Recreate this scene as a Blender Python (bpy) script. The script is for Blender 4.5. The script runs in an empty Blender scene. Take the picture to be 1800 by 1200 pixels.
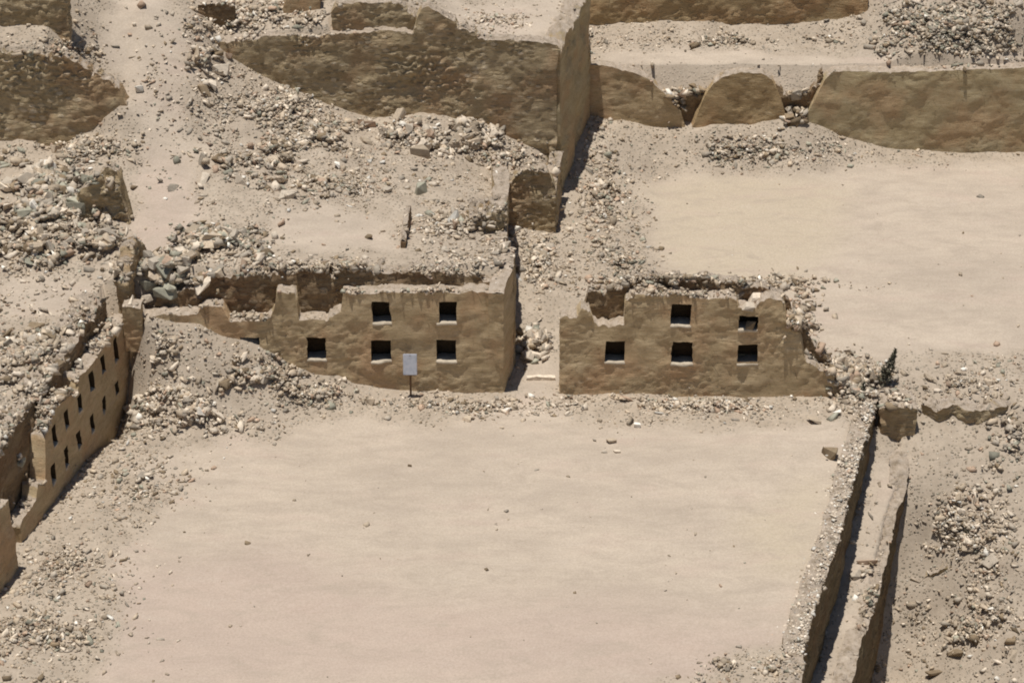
import bpy, math, random
import numpy as np
from mathutils import Vector
from mathutils.bvhtree import BVHTree

random.seed(7)
rng = np.random.default_rng(11)
scene = bpy.context.scene
COL = scene.collection

# ------------------------------------------------------------------ camera model
F_PX, CX, CY = 4500.0, 900.0, 600.0
PITCH = math.radians(30.0)
D0 = 82.0
_a = PITCH + math.atan(90 / F_PX)
CAM = np.array([0.0, -D0 * math.cos(_a), D0 * math.sin(_a)])
FWD = np.array([0, math.cos(PITCH), -math.sin(PITCH)])
UP = np.array([0, math.sin(PITCH), math.cos(PITCH)])


def ray(px, py):
    d = FWD + np.array([1.0, 0, 0]) * ((px - CX) / F_PX) + UP * ((CY - py) / F_PX)
    return d


def P(px, py, z=0.0):
    """point of the picture that lies at height z"""
    d = ray(px, py)
    return CAM + d * ((z - CAM[2]) / d[2])


def V(px, py, Y):
    """point of the picture that lies in the vertical plane y = Y"""
    d = ray(px, py)
    return CAM + d * ((Y - CAM[1]) / d[1])


def project(X, Y, Z):
    dx, dy, dz = X - CAM[0], Y - CAM[1], Z - CAM[2]
    dep = dy * FWD[1] + dz * FWD[2]
    u = dy * UP[1] + dz * UP[2]
    return CX + F_PX * dx / dep, CY - F_PX * u / dep, dep


# ------------------------------------------------------------------ noise
def _hash(ix, iy, iz, seed):
    h = (ix.astype(np.int64) * 374761393 + iy.astype(np.int64) * 668265263 + iz.astype(np.int64) * 2147483647 + seed * 974634777)
    h = (h ^ (h >> 13)) * 1274126177
    h = h & 0xFFFFFFFF
    h = (h ^ (h >> 16)) * 2246822519 & 0xFFFFFFFF
    h = h ^ (h >> 13)
    return (h & 0xFFFFFF) / float(0xFFFFFF)


def vnoise(p, seed=0):
    p = np.asarray(p, float)
    i = np.floor(p)
    f = p - i
    f = f * f * f * (f * (f * 6 - 15) + 10)
    i = i.astype(np.int64)
    r = 0
    for a in (0, 1):
        wa = f[..., 0] if a else 1 - f[..., 0]
        for b in (0, 1):
            wb = f[..., 1] if b else 1 - f[..., 1]
            for c in (0, 1):
                wc = f[..., 2] if c else 1 - f[..., 2]
                r = r + wa * wb * wc * _hash(i[..., 0] + a, i[..., 1] + b, i[..., 2] + c, seed)
    return r * 2 - 1


def fbm(p, octv=4, seed=0, gain=0.5):
    p = np.asarray(p, float)
    a, s, t = 1.0, 0.0, 0.0
    for o in range(octv):
        s = s + a * vnoise(p * (2.03 ** o) + 17.3 * o, seed + o)
        t += a
        a *= gain
    return s / t


# ------------------------------------------------------------------ tagging
def tag(o, label=None, cat=None, group=None, kind=None):
    if label: o['label'] = label
    if cat: o['category'] = cat
    if group: o['group'] = group
    if kind: o['kind'] = kind
    return o


def empty(name, loc=(0, 0, 0)):
    o = bpy.data.objects.new(name, None)
    COL.objects.link(o)
    o.location = loc
    o.empty_display_size = 0.3
    return o


BVH_V, BVH_F = [], []
_nb = [0]


def mesh_obj(name, verts, faces, mat, parent=None, smooth=True, bvh=True):
    me = bpy.data.meshes.new(name)
    verts = np.asarray(verts, np.float64)
    if isinstance(faces, np.ndarray):
        n, k = faces.shape
        me.vertices.add(len(verts))
        me.vertices.foreach_set('co', verts.astype(np.float32).ravel())
        me.loops.add(n * k)
        me.loops.foreach_set('vertex_index', faces.astype(np.int32).ravel())
        me.polygons.add(n)
        me.polygons.foreach_set('loop_start', np.arange(0, n * k, k, dtype=np.int32))
        me.polygons.foreach_set('loop_total', np.full(n, k, dtype=np.int32))
        me.update(calc_edges=True)
        me.validate()
    else:
        me.from_pydata([tuple(v) for v in verts], [], faces)
    if smooth:
        me.polygons.foreach_set('use_smooth', [True] * len(me.polygons))
    me.materials.append(mat)
    o = bpy.data.objects.new(name, me)
    COL.objects.link(o)
    if parent is not None:
        o.parent = parent
        o.matrix_parent_inverse.identity()
        loc = np.array(parent.location)
        pp = parent.parent
        while pp is not None:
            loc = loc + np.array(pp.location)
            pp = pp.parent
        if np.abs(loc).max() > 0:
            v = verts - loc
            me.vertices.foreach_set('co', v.astype(np.float32).ravel())
            me.update()
    if bvh:
        BVH_V.append(verts)
        if isinstance(faces, np.ndarray):
            BVH_F.append((faces + _nb[0]).tolist())
        else:
            BVH_F.append([[i + _nb[0] for i in f] for f in faces])
        _nb[0] += len(verts)
    return o


# ------------------------------------------------------------------ materials
def new_mat(name):
    m = bpy.data.materials.new(name)
    m.use_nodes = True
    nt = m.node_tree
    nt.nodes.clear()
    out = nt.nodes.new('ShaderNodeOutputMaterial')
    b = nt.nodes.new('ShaderNodeBsdfPrincipled')
    b.inputs['Specular IOR Level'].default_value = 0.12
    b.inputs['Roughness'].default_value = 0.95
    nt.links.new(b.outputs[0], out.inputs[0])
    return m, nt, b


class N:
    def __init__(self, nt): self.nt = nt

    def lk(self, a, b): self.nt.links.new(a, b)

    def coords(self, scale=(1, 1, 1), obj=False):
        if obj:
            g = self.nt.nodes.new('ShaderNodeTexCoord').outputs['Object']
        else:
            g = self.nt.nodes.new('ShaderNodeNewGeometry').outputs['Position']
        mp = self.nt.nodes.new('ShaderNodeMapping')
        mp.inputs['Scale'].default_value = scale
        self.lk(g, mp.inputs[0])
        return mp.outputs[0]

    def noise(self, co, scale, detail=4, rough=0.6, dist=0.0):
        n = self.nt.nodes.new('ShaderNodeTexNoise')
        n.inputs['Scale'].default_value = scale
        n.inputs['Detail'].default_value = detail
        n.inputs['Roughness'].default_value = rough
        n.inputs['Distortion'].default_value = dist
        self.lk(co, n.inputs['Vector'])
        return n.outputs['Fac']

    def voro(self, co, scale, feature='F1', out='Distance', rnd=1.0):
        n = self.nt.nodes.new('ShaderNodeTexVoronoi')
        n.feature = feature
        n.inputs['Scale'].default_value = scale
        n.inputs['Randomness'].default_value = rnd
        self.lk(co, n.inputs['Vector'])
        return n.outputs[out]

    def ramp(self, fac, stops):
        r = self.nt.nodes.new('ShaderNodeValToRGB')
        while len(r.color_ramp.elements) < len(stops):
            r.color_ramp.elements.new(0.5)
        for e, (p, c) in zip(r.color_ramp.elements, stops):
            e.position = p
            e.color = (c[0], c[1], c[2], 1) if hasattr(c, '__len__') else (c, c, c, 1)
        self.lk(fac, r.inputs[0])
        return r.outputs[0]

    def mix(self, fac, a, b, mode='MIX'):
        m = self.nt.nodes.new('ShaderNodeMix')
        m.data_type = 'RGBA'
        m.blend_type = mode
        for val, sock in ((fac, m.inputs[0]), (a, m.inputs[6]), (b, m.inputs[7])):
            if isinstance(val, (int, float)):
                sock.default_value = val
            elif isinstance(val, tuple):
                sock.default_value = (*val[:3], 1)
            else:
                self.lk(val, sock)
        return m.outputs[2]

    def math(self, op, a, b=0.0):
        m = self.nt.nodes.new('ShaderNodeMath')
        m.operation = op
        for val, sock in ((a, m.inputs[0]), (b, m.inputs[1])):
            if isinstance(val, (int, float)):
                sock.default_value = val
            else:
                self.lk(val, sock)
        return m.outputs[0]

    def bump(self, h, strength, dist, prev=None):
        b = self.nt.nodes.new('ShaderNodeBump')
        b.inputs['Strength'].default_value = strength
        b.inputs['Distance'].default_value = dist
        self.lk(h, b.inputs['Height'])
        if prev is not None:
            self.lk(prev, b.inputs['Normal'])
        return b.outputs[0]


SAND = (0.435, 0.345, 0.240)
DUST = (0.47, 0.39, 0.31)


def mat_ground():
    m, nt, b = new_mat('ground_earth')
    n = N(nt)
    at = nt.nodes.new('ShaderNodeVertexColor')
    at.layer_name = 'mask'
    sp = nt.nodes.new('ShaderNodeSeparateColor')
    n.lk(at.outputs[0], sp.inputs[0])
    rough, yel, pink = sp.outputs[0], sp.outputs[1], sp.outputs[2]
    co = n.coords()
    cs = n.coords((0.35, 1.0, 1.0))
    big = n.noise(cs, 0.45, 5, 0.6)
    mid = n.noise(cs, 2.2, 5, 0.65)
    fine = n.noise(co, 14, 6, 0.7)
    sand = n.ramp(big, [(0.30, (0.445, 0.37, 0.293)), (0.5, (0.52, 0.434, 0.342)), (0.72, (0.575, 0.481, 0.378))])
    sand = n.mix(n.ramp(mid, [(0.42, 0.0), (0.75, 0.55)]), sand, (0.375, 0.305, 0.245))
    sand = n.mix(yel, sand, (0.515, 0.430, 0.318))
    sand = n.mix(n.math('MULTIPLY', pink, 0.55), sand, (0.475, 0.365, 0.305))
    st1 = n.noise(n.coords((0.5, 1.1, 1.0)), 1.3, 7, 0.72, 0.7)
    sand = n.mix(n.ramp(st1, [(0.33, 0.6), (0.5, 0.0)]), sand, (0.40, 0.33, 0.262))
    sand = n.mix(n.ramp(st1, [(0.56, 0.0), (0.74, 0.5)]), sand, (0.535, 0.452, 0.37))
    rd = n.noise(cs, 0.9, 4, 0.6)
    sand = n.mix(n.ramp(rd, [(0.54, 0.0), (0.72, 0.5)]), sand, (0.47, 0.362, 0.295))
    gt = n.noise(co, 26, 3, 0.8)
    sand = n.mix(n.ramp(gt, [(0.30, 0.5), (0.42, 0.0)]), sand, (0.27, 0.22, 0.175))
    grav = n.ramp(n.noise(co, 1.1, 6, 0.7), [(0.3, (0.355, 0.29, 0.222)), (0.55, (0.445, 0.368, 0.285)), (0.75, (0.53, 0.445, 0.348))])
    # pebbles and crumbs in the gravelly parts
    vd = n.voro(co, 11.0)
    vc = n.voro(co, 11.0, out='Color')
    pc = nt.nodes.new('ShaderNodeSeparateColor')
    n.lk(vc, pc.inputs[0])
    peb = n.ramp(pc.outputs[0], [(0.0, (0.17, 0.15, 0.115)), (0.35, (0.30, 0.25, 0.185)), (0.7, (0.40, 0.33, 0.245)), (1.0, (0.56, 0.50, 0.41))])
    sel = n.math('MULTIPLY', n.ramp(pc.outputs[1], [(0.5, 0.0), (0.6, 1.0)]), n.ramp(vd, [(0.28, 1.0), (0.42, 0.0)]))
    grav = n.mix(sel, grav, peb)
    col = n.mix(rough, sand, grav)
    col = n.mix(n.ramp(fine, [(0.3, 0.34), (0.62, 0.0)]), col, (0.24, 0.185, 0.125))
    n.lk(col, b.inputs['Base Color'])
    h1 = n.noise(co, 5.0, 8, 0.7)
    nb = n.bump(h1, 0.35, 0.05)
    hp = n.math('MULTIPLY', sel, rough)
    nb = n.bump(hp, 0.8, 0.04, nb)
    nb = n.bump(n.noise(co, 30, 4, 0.7), 0.35, 0.015, nb)
    n.lk(nb, b.inputs['Normal'])
    return m


def mat_adobe(name, c1, c2, c3, stony=0.0, streak=0.5, bump=0.5, dust=True):
    m, nt, b = new_mat(name)
    n = N(nt)
    co = n.coords()
    cs = n.coords((0.55, 0.55, 2.6))
    a = n.noise(cs, 1.1, 6, 0.68, 0.6)
    col = n.ramp(a, [(0.28, c1), (0.5, c2), (0.74, c3)])
    pat = n.noise(co, 0.6, 4, 0.6)
    col = n.mix(n.ramp(pat, [(0.47, 0.0), (0.64, 0.75)]), col, (c2[0] * 1.0, c2[1] * 0.84, c2[2] * 0.80))
    mot = n.noise(n.coords((1, 1, 1.6)), 2.1, 6, 0.72, 0.8)
    col = n.mix(n.ramp(mot, [(0.30, 0.42), (0.46, 0.0)]), col, (c1[0] * 0.72, c1[1] * 0.70, c1[2] * 0.66))
    col = n.mix(n.ramp(mot, [(0.56, 0.0), (0.75, 0.5)]), col, (c3[0] * 1.12, c3[1] * 1.12, c3[2] * 1.15))
    ln = n.noise(n.coords((0.8, 0.8, 4.5)), 2.4, 6, 0.7, 0.9)
    col = n.mix(n.ramp(ln, [(0.28, streak), (0.47, 0.0)]), col, (c1[0] * 0.5, c1[1] * 0.5, c1[2] * 0.5))
    gr = n.noise(n.coords((0.8, 0.8, 2.4)), 17.0, 4, 0.8, 0.4)
    col = n.mix(n.ramp(gr, [(0.30, 0.8), (0.47, 0.0)]), col, (c1[0] * 0.55, c1[1] * 0.53, c1[2] * 0.50))
    col = n.mix(n.ramp(gr, [(0.56, 0.0), (0.74, 0.45)]), col, (c3[0] * 1.15, c3[1] * 1.15, c3[2] * 1.2))
    ce = n.voro(n.mix(0.25, n.coords((1, 1, 1.25)), nt.nodes.new('ShaderNodeTexNoise').outputs['Color'], 'ADD'), 0.9, 'DISTANCE_TO_EDGE')
    cm = n.math('MULTIPLY', n.ramp(ce, [(0.0, 1.0), (0.016, 0.0)]), n.ramp(n.noise(co, 1.3, 4, 0.65), [(0.55, 0.0), (0.62, 0.6)]))
    col = n.mix(cm, col, (c1[0] * 0.35, c1[1] * 0.33, c1[2] * 0.32))
    # pits and lost plaster
    pit = n.noise(co, 7.0, 5, 0.7)
    col = n.mix(n.ramp(pit, [(0.27, 0.7), (0.40, 0.0)]), col, (c1[0] * 0.42, c1[1] * 0.40, c1[2] * 0.40))
    nb = n.bump(ln, bump, 0.06)
    nb = n.bump(n.noise(cs, 6.0, 7, 0.7), bump, 0.05, nb)
    if stony > 0:
        cv = n.coords((0.8, 0.8, 1.5))
        vd = n.voro(cv, 4.0)
        vc = n.voro(cv, 4.0, out='Color')
        pc = nt.nodes.new('ShaderNodeSeparateColor')
        n.lk(vc, pc.inputs[0])
        sc = n.ramp(pc.outputs[0], [(0, (c1[0] * 0.7, c1[1] * 0.7, c1[2] * 0.75)), (0.5, c2), (1, (c3[0] * 1.25, c3[1] * 1.28, c3[2] * 1.4))])
        sel = n.math('MULTIPLY', n.ramp(vd, [(0.30, 1.0), (0.50, 0.0)]), n.ramp(n.noise(co, 0.8, 3, 0.5), [(0.42, 0.0), (0.58, stony)]))
        col = n.mix(sel, col, sc)
        nb = n.bump(sel, 0.7, 0.07, nb)
    if dust:
        g = nt.nodes.new('ShaderNodeNewGeometry')
        sx = nt.nodes.new('ShaderNodeSeparateXYZ')
        n.lk(g.outputs['Normal'], sx.inputs[0])
        d = n.math('ADD', sx.outputs[2], n.math('MULTIPLY', n.math('SUBTRACT', n.noise(co, 5, 4, 0.6), 0.5), 0.5))
        dcol = n.ramp(n.noise(co, 5, 6, 0.75), [(0.32, (0.24, 0.185, 0.125)), (0.48, (0.40, 0.325, 0.25)), (0.62, DUST), (0.78, (0.57, 0.49, 0.395))])
        col = n.mix(n.ramp(d, [(0.52, 0.0), (0.75, 1.0)]), col, dcol)
    n.lk(col, b.inputs['Base Color'])
    nb = n.bump(n.noise(n.coords((.8, .8, 1.8)), 26, 5, 0.75), 0.6, 0.03, nb)
    n.lk(nb, b.inputs['Normal'])
    return m


def mat_stone(name, col=None):
    m, nt, b = new_mat(name)
    n = N(nt)
    co = n.coords(obj=False)
    if col is None:
        at = nt.nodes.new('ShaderNodeVertexColor')
        at.layer_name = 'tint'
        base = at.outputs[0]
    else:
        oi = nt.nodes.new('ShaderNodeObjectInfo')
        k = n.ramp(oi.outputs['Random'], [(0, 0.72), (1, 1.2)])
        base = n.mix(1.0, col, k, 'MULTIPLY')
    v = n.ramp(n.noise(co, 9, 5, 0.7), [(0.25, 0.72), (0.55, 1.0), (0.8, 1.15)])
    c = n.mix(1.0, base, v, 'MULTIPLY')
    n.lk(c, b.inputs['Base Color'])
    n.lk(n.bump(n.noise(co, 18, 5, 0.7), 0.5, 0.02), b.inputs['Normal'])
    return m


def mat_plain(name, col, rough=0.8, vary=0.25, scale=20, spec=0.2):
    m, nt, b = new_mat(name)
    n = N(nt)
    v = n.ramp(n.noise(n.coords(), scale, 4, 0.6), [(0.3, 1 - vary), (0.7, 1 + vary * 0.5)])
    n.lk(n.mix(1.0, col, v, 'MULTIPLY'), b.inputs['Base Color'])
    b.inputs['Roughness'].default_value = rough
    b.inputs['Specular IOR Level'].default_value = spec
    return m


M_GROUND = mat_ground()
M_ADOBE = mat_adobe('adobe_plaster', (0.40, 0.30, 0.17), (0.53, 0.402, 0.24), (0.625, 0.49, 0.31), 0.2, 0.32, 0.42)
M_ADOBE_WORN = mat_adobe('adobe_worn', (0.37, 0.28, 0.16), (0.49, 0.38, 0.23), (0.58, 0.47, 0.31), 0.85, 0.4, 0.8)
M_ADOBE_GREY = mat_adobe('adobe_greyed', (0.38, 0.29, 0.16), (0.48, 0.385, 0.23), (0.55, 0.46, 0.30), 0.1, 0.2, 0.4)
M_ADOBE_RED = mat_adobe('adobe_reddish', (0.36, 0.25, 0.13), (0.46, 0.335, 0.185), (0.52, 0.40, 0.235), 0.4, 0.3, 0.7)
M_CORE = mat_adobe('rubble_core', (0.20, 0.135, 0.08), (0.29, 0.205, 0.12), (0.40, 0.31, 0.20), 0.9, 0.5, 0.9)
M_SHADEWALL = mat_adobe('shade_tinted_wall', (0.14, 0.105, 0.06), (0.21, 0.16, 0.092), (0.30, 0.235, 0.145), 0.8, 0.4, 0.8)  # masonry colour lowered so the shade on both retaining walls is painted in
M_NICHE = mat_adobe('niche_shade_earth', (0.05, 0.036, 0.022), (0.07, 0.05, 0.03), (0.09, 0.066, 0.04), 0.0, 0.3, 0.5, dust=False)  # earth lining made near black: the recess shade is put into its colour
M_SILL = mat_plain('sill_dust', (0.52, 0.44, 0.335), 0.95, 0.2, 8, 0.05)
M_RUBBLE = mat_stone('rubble_stone')
PAL = {
    'pale cream': (0.66, 0.56, 0.44),
    'tan': (0.50, 0.405, 0.297),
    'grey': (0.42, 0.36, 0.285),
    'greenish grey': (0.37, 0.35, 0.27),
    'reddish brown': (0.48, 0.345, 0.245),
    'brown': (0.28, 0.21, 0.135),
    'white': (0.80, 0.745, 0.65),
}
M_ST = {k: mat_stone('stone_' + k.replace(' ', '_'), v) for k, v in PAL.items()}

# ------------------------------------------------------------------ layout lines
L0, L1 = P(225, 700)[:2], P(35, 970)[:2]           # foot of the niched wall on the left


def lineX(p, q, Y):
    return p[0] + (q[0] - p[0]) * (Y - p[1]) / (q[1] - p[1])


def poly_line(pts):
    pts = sorted([(p[1], p[0]) for p in pts])
    ys = np.array([p[0] for p in pts])
    xs = np.array([p[1] for p in pts])

    def f(Y):
        Y = np.asarray(Y, float)
        r = np.interp(Y, ys, xs)
        s0 = (xs[1] - xs[0]) / (ys[1] - ys[0])
        return np.where(Y < ys[0], xs[0] + s0 * (Y - ys[0]), r)
    return f


A_TOP = [(1546, 688), (1532, 740), (1513, 800), (1505, 833), (1493, 873), (1480, 933), (1460, 987), (1440, 1047), (1423, 1100), (1413, 1153), (1408, 1205)]
A_XY = [P(x, y, 0.15)[:2] for x, y in A_TOP]
A_LINE = poly_line(A_XY)


def corr_z(py):
    return np.interp(py, [690, 740, 800, 850, 967, 1060, 1200, 1300], [-0.4, -0.9, -1.25, -1.6, -2.4, -2.6, -2.6, -2.6])


B_TOP = [(1606, 735), (1601, 780), (1597, 807), (1590, 867), (1577, 907), (1563, 967), (1550, 1020), (1537, 1073), (1520, 1120), (1508, 1160), (1498, 1205)]
B_PTS = [P(x, y, corr_z(y)) for x, y in B_TOP]
B_XY = [p[:2] for p in B_PTS]
B_LINE = poly_line(B_XY)
CROSS_Y = P(1580, 718, 0.1)[1]
BIG_Y = P(985, 375, 0)[1]                         # front plane of the great wall
SIDE0 = np.array([P(985, 375, 0)[0], BIG_Y])
SIDE1 = np.array([V(1037, 215, 17.6)[0], 17.6])
SIDE2 = np.array([V(1040, 100, 26.0)[0], 26.0])
PATCH_Y = P(970, 415, 0.1)[1]
TR_Y = P(1750, 270, 0)[1]                         # plane of the wall across the upper right
ROUND_Y = 9.0
TL_Y = 10.3
W2_Y = P(1300, 54, 3.5)[1]


# ------------------------------------------------------------------ terrain heights
class RBF:
    def __init__(self, pts):
        pts = np.array([list(p) for p in pts], float)
        self.xy = pts[:, :2]
        n = len(pts)
        d = np.linalg.norm(self.xy[:, None] - self.xy[None], axis=2)
        A = np.zeros((n + 3, n + 3))
        A[:n, :n] = d - np.eye(n) * 0.15
        A[:n, n] = 1; A[:n, n + 1:] = self.xy * 0.1
        A[n, :n] = 1; A[n + 1:, :n] = self.xy.T * 0.1
        rhs = np.zeros(n + 3); rhs[:n] = pts[:, 2]
        self.w = np.linalg.solve(A, rhs)

    def __call__(self, x, y):
        x = np.clip(x, -23, 23); y = np.clip(y, -18, 26)
        sh = x.shape
        q = np.stack([x.ravel(), y.ravel()], 1)
        out = np.zeros(len(q))
        for s in range(0, len(q), 40000):
            c = q[s:s + 40000]
            d = np.linalg.norm(c[:, None] - self.xy[None], axis=2)
            n = len(self.xy)
            out[s:s + 40000] = d @ self.w[:n] + self.w[n] + c @ self.w[n + 1:] * 0.1
        return out.reshape(sh)


def LW(px, py):
    """point of the left wall's face"""
    d = ray(px, py)
    t = L1 - L0
    nrm = np.array([t[1], -t[0]])
    k = np.dot(nrm, L0 - CAM[:2]) / np.dot(nrm, d[:2])
    return CAM + d * k


Z0 = lambda l, z=0.0: [P(x, y, z) for x, y in l]
ctrl_C = Z0([(120, 1190), (450, 1190), (900, 1190), (1300, 1190), (250, 1000), (600, 1000), (1000, 1000), (1350, 1000), (330, 860), (700, 860), (1100, 860), (1400, 850),
             (450, 790), (800, 770), (1150, 770), (1440, 760), (620, 745), (940, 720)])
ctrl_C += [P(60, 1000, .15), P(30, 1080, .35), P(0, 1190, .45), P(120, 930, .1), P(200, 800, .05)]
ctrl_C += [V(255, 547, 0), V(350, 580, 0), V(440, 605, 0), V(500, 638, 0), V(600, 665, 0), V(700, 686, 0), V(800, 692, 0), V(880, 691, 0),
           V(990, 690, 0), V(1100, 697, -.1), V(1250, 702, -.2), V(1400, 700, -.25), V(1470, 694, -.25)]
ctrl_C += [P(225, 765, .1), P(330, 760, .08), P(430, 745, .08), P(520, 725, .1), P(600, 708, .12), P(740, 728, .1), P(1100, 735, .06), P(1300, 735, .06)]
ctrl_C += [LW(231, 613), LW(229, 667), LW(221, 733), LW(200, 785)]
ctrl_C += [P(1530, 690, .25), P(1500, 740, .1), P(1525, 760, .12), P(1470, 930, .1), P(1405, 1150, .1), P(1505, 800, .1)]

ctrl_U = [P(0, 560, 3.2), P(100, 560, 3.25), P(180, 500, 3.35), P(0, 480, 3.5), P(100, 700, 3.1), P(0, 800, 3.0), P(150, 610, 3.2), P(60, 640, 3.2), P(-40, 900, 2.9),
          P(205, 560, 3.3), P(0, 420, 3.9), P(100, 400, 4.2), P(200, 410, 3.9), P(50, 340, 4.4), P(150, 330, 4.3), P(230, 330, 4.3),
          V(0, 250, 9), V(100, 258, 9), V(165, 238, 9), V(208, 192, 9), V(216, 182, 9.2),
          P(600, 468, 4.05), P(450, 478, 3.95), P(800, 470, 4.0), P(870, 462, 3.95), P(330, 505, 3.7), P(270, 525, 3.4), P(560, 415, 3.95), P(700, 420, 3.9), P(840, 430, 3.8),
          P(840, 380, 3.8), P(600, 355, 3.95), P(450, 430, 4.0), P(350, 480, 3.9), P(300, 420, 4.1), P(400, 330, 4.3), P(310, 300, 4.6), P(500, 300, 4.2),
          P(700, 330, 3.7), P(850, 330, 3.2), P(700, 280, 3.6), P(830, 280, 2.9), P(600, 280, 4.0),
          P(300, 240, 5.0), P(275, 150, 6.2), P(250, 60, 7.3), P(250, 5, 8.0), P(330, 150, 6.0), P(330, 90, 6.7), P(400, 180, 5.3), P(350, 210, 5.2), P(340, 30, 7.4)]
for x, y in [(378, 95), (410, 124), (500, 165), (600, 205), (640, 222), (700, 216), (750, 203), (850, 222), (930, 262), (975, 300)]:
    ctrl_U.append(V(x, y, BIG_Y - 0.1))
ctrl_U += [V(895, 318, PATCH_Y + .2), V(960, 312, PATCH_Y + .2)]

ctrl_Q = [P(0, 82, 7.9), P(60, 84, 7.9), P(100, 92, 7.8), P(140, 112, 7.4), P(180, 138, 6.8), P(214, 172, 6.1), P(240, 160, 6.3), P(250, 60, 7.3), P(120, 60, 8.1), P(0, 52, 8.2), P(180, 60, 7.6),
          P(250, 5, 8.0), P(140, 5, 8.6), P(340, 30, 7.4), P(180, 100, 7.1)]
ctrl_P = [P(900, 70, 6.35), P(900, 5, 6.45), P(800, 5, 6.6), P(980, 40, 6.4), P(600, 58, 6.95), P(480, 62, 6.85), P(400, 70, 6.75), P(370, 70, 6.75), P(450, 10, 7.3), P(340, 20, 7.5), P(300, 5, 7.9),
          P(560, 20, 7.3), P(700, 2, 7.9), P(1000, 5, 6.5), P(900, -60, 6.8)]
ctrl_R = [P(935, 690, .0), P(935, 640, .08), P(940, 560, .25), P(940, 500, .35), P(985, 430, .2), P(1000, 395, .12), P(1100, 520, .1), P(1300, 450, .05), P(1700, 450, .05), P(1700, 600, 0),
          P(1300, 350, .08), P(1600, 320, .05), P(1760, 285, .03), P(1450, 560, .02), P(1500, 620, .1), P(1480, 660, .3), P(1540, 655, .2),
          P(1150, 310, .12), P(1320, 300, .08), P(1470, 300, .06), P(1065, 250, 1.35), P(1052, 310, .85), P(1022, 380, .4), P(1090, 420, .1), P(1095, 480, .1),
          P(1700, 660, 0), P(1640, 690, -.12), P(1700, 700, -.1), P(1780, 690, 0), P(1800, 720, -.1), P(1650, 742, -.7), P(1720, 745, -.65), P(1780, 742, -.5),
          P(1640, 800, -1.2), P(1790, 810, -1.0), P(1640, 900, -2.2), P(1790, 900, -1.9), P(1620, 960, -3.3), P(1790, 980, -2.5), P(1620, 1100, -5.1), P(1790, 1100, -3.7), P(1580, 1190, -6.2), P(1790, 1190, -4.5), P(1620, 700, -.3), P(1618, 850, -1.65)]
for x, y in [(1060, 212), (1130, 224), (1260, 223), (1340, 218), (1410, 212), (1440, 226), (1480, 246), (1560, 262), (1640, 268), (1720, 270), (1800, 270)]:
    ctrl_R.append(V(x, y, TR_Y - .05))
ctrl_T = [P(1060, 112, 3.4), P(1200, 118, 3.35), P(1310, 115, 3.4), P(1400, 120, 3.3), P(1500, 118, 3.4), P(1790, 112, 3.4), P(1300, 70, 3.5), P(1100, 70, 3.55), P(1450, 70, 3.5), P(1540, 105, 3.4),
          P(1480, 60, 3.7), P(1530, 30, 4.2), P(1560, 5, 4.8), P(1660, 5, 5.2), P(1790, 5, 5.4), P(1640, 70, 4.2), P(1700, 90, 3.75), P(1790, 90, 3.75), P(1790, 50, 4.5), P(1500, 0, 4.4), P(1040, 58, 3.6)]
rC, rU, rQ, rP, rR, rT = [RBF(c) for c in (ctrl_C, ctrl_U, ctrl_Q, ctrl_P, ctrl_R, ctrl_T)]

Qx1 = V(214, 185, ROUND_Y)[0]
TL_x1 = V(122, 55, TL_Y)[0]
BIGx0 = V(372, 90, BIG_Y)[0]
UPX = (V(584, 50, BIG_Y + .6)[0], V(732, 50, BIG_Y + .6)[0])
CY_PY = np.array([P(0, y, -1.5)[1] for y in range(680, 1320, 20)])
CY_Z = np.array([float(corr_z(y)) for y in range(680, 1320, 20)])


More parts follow.
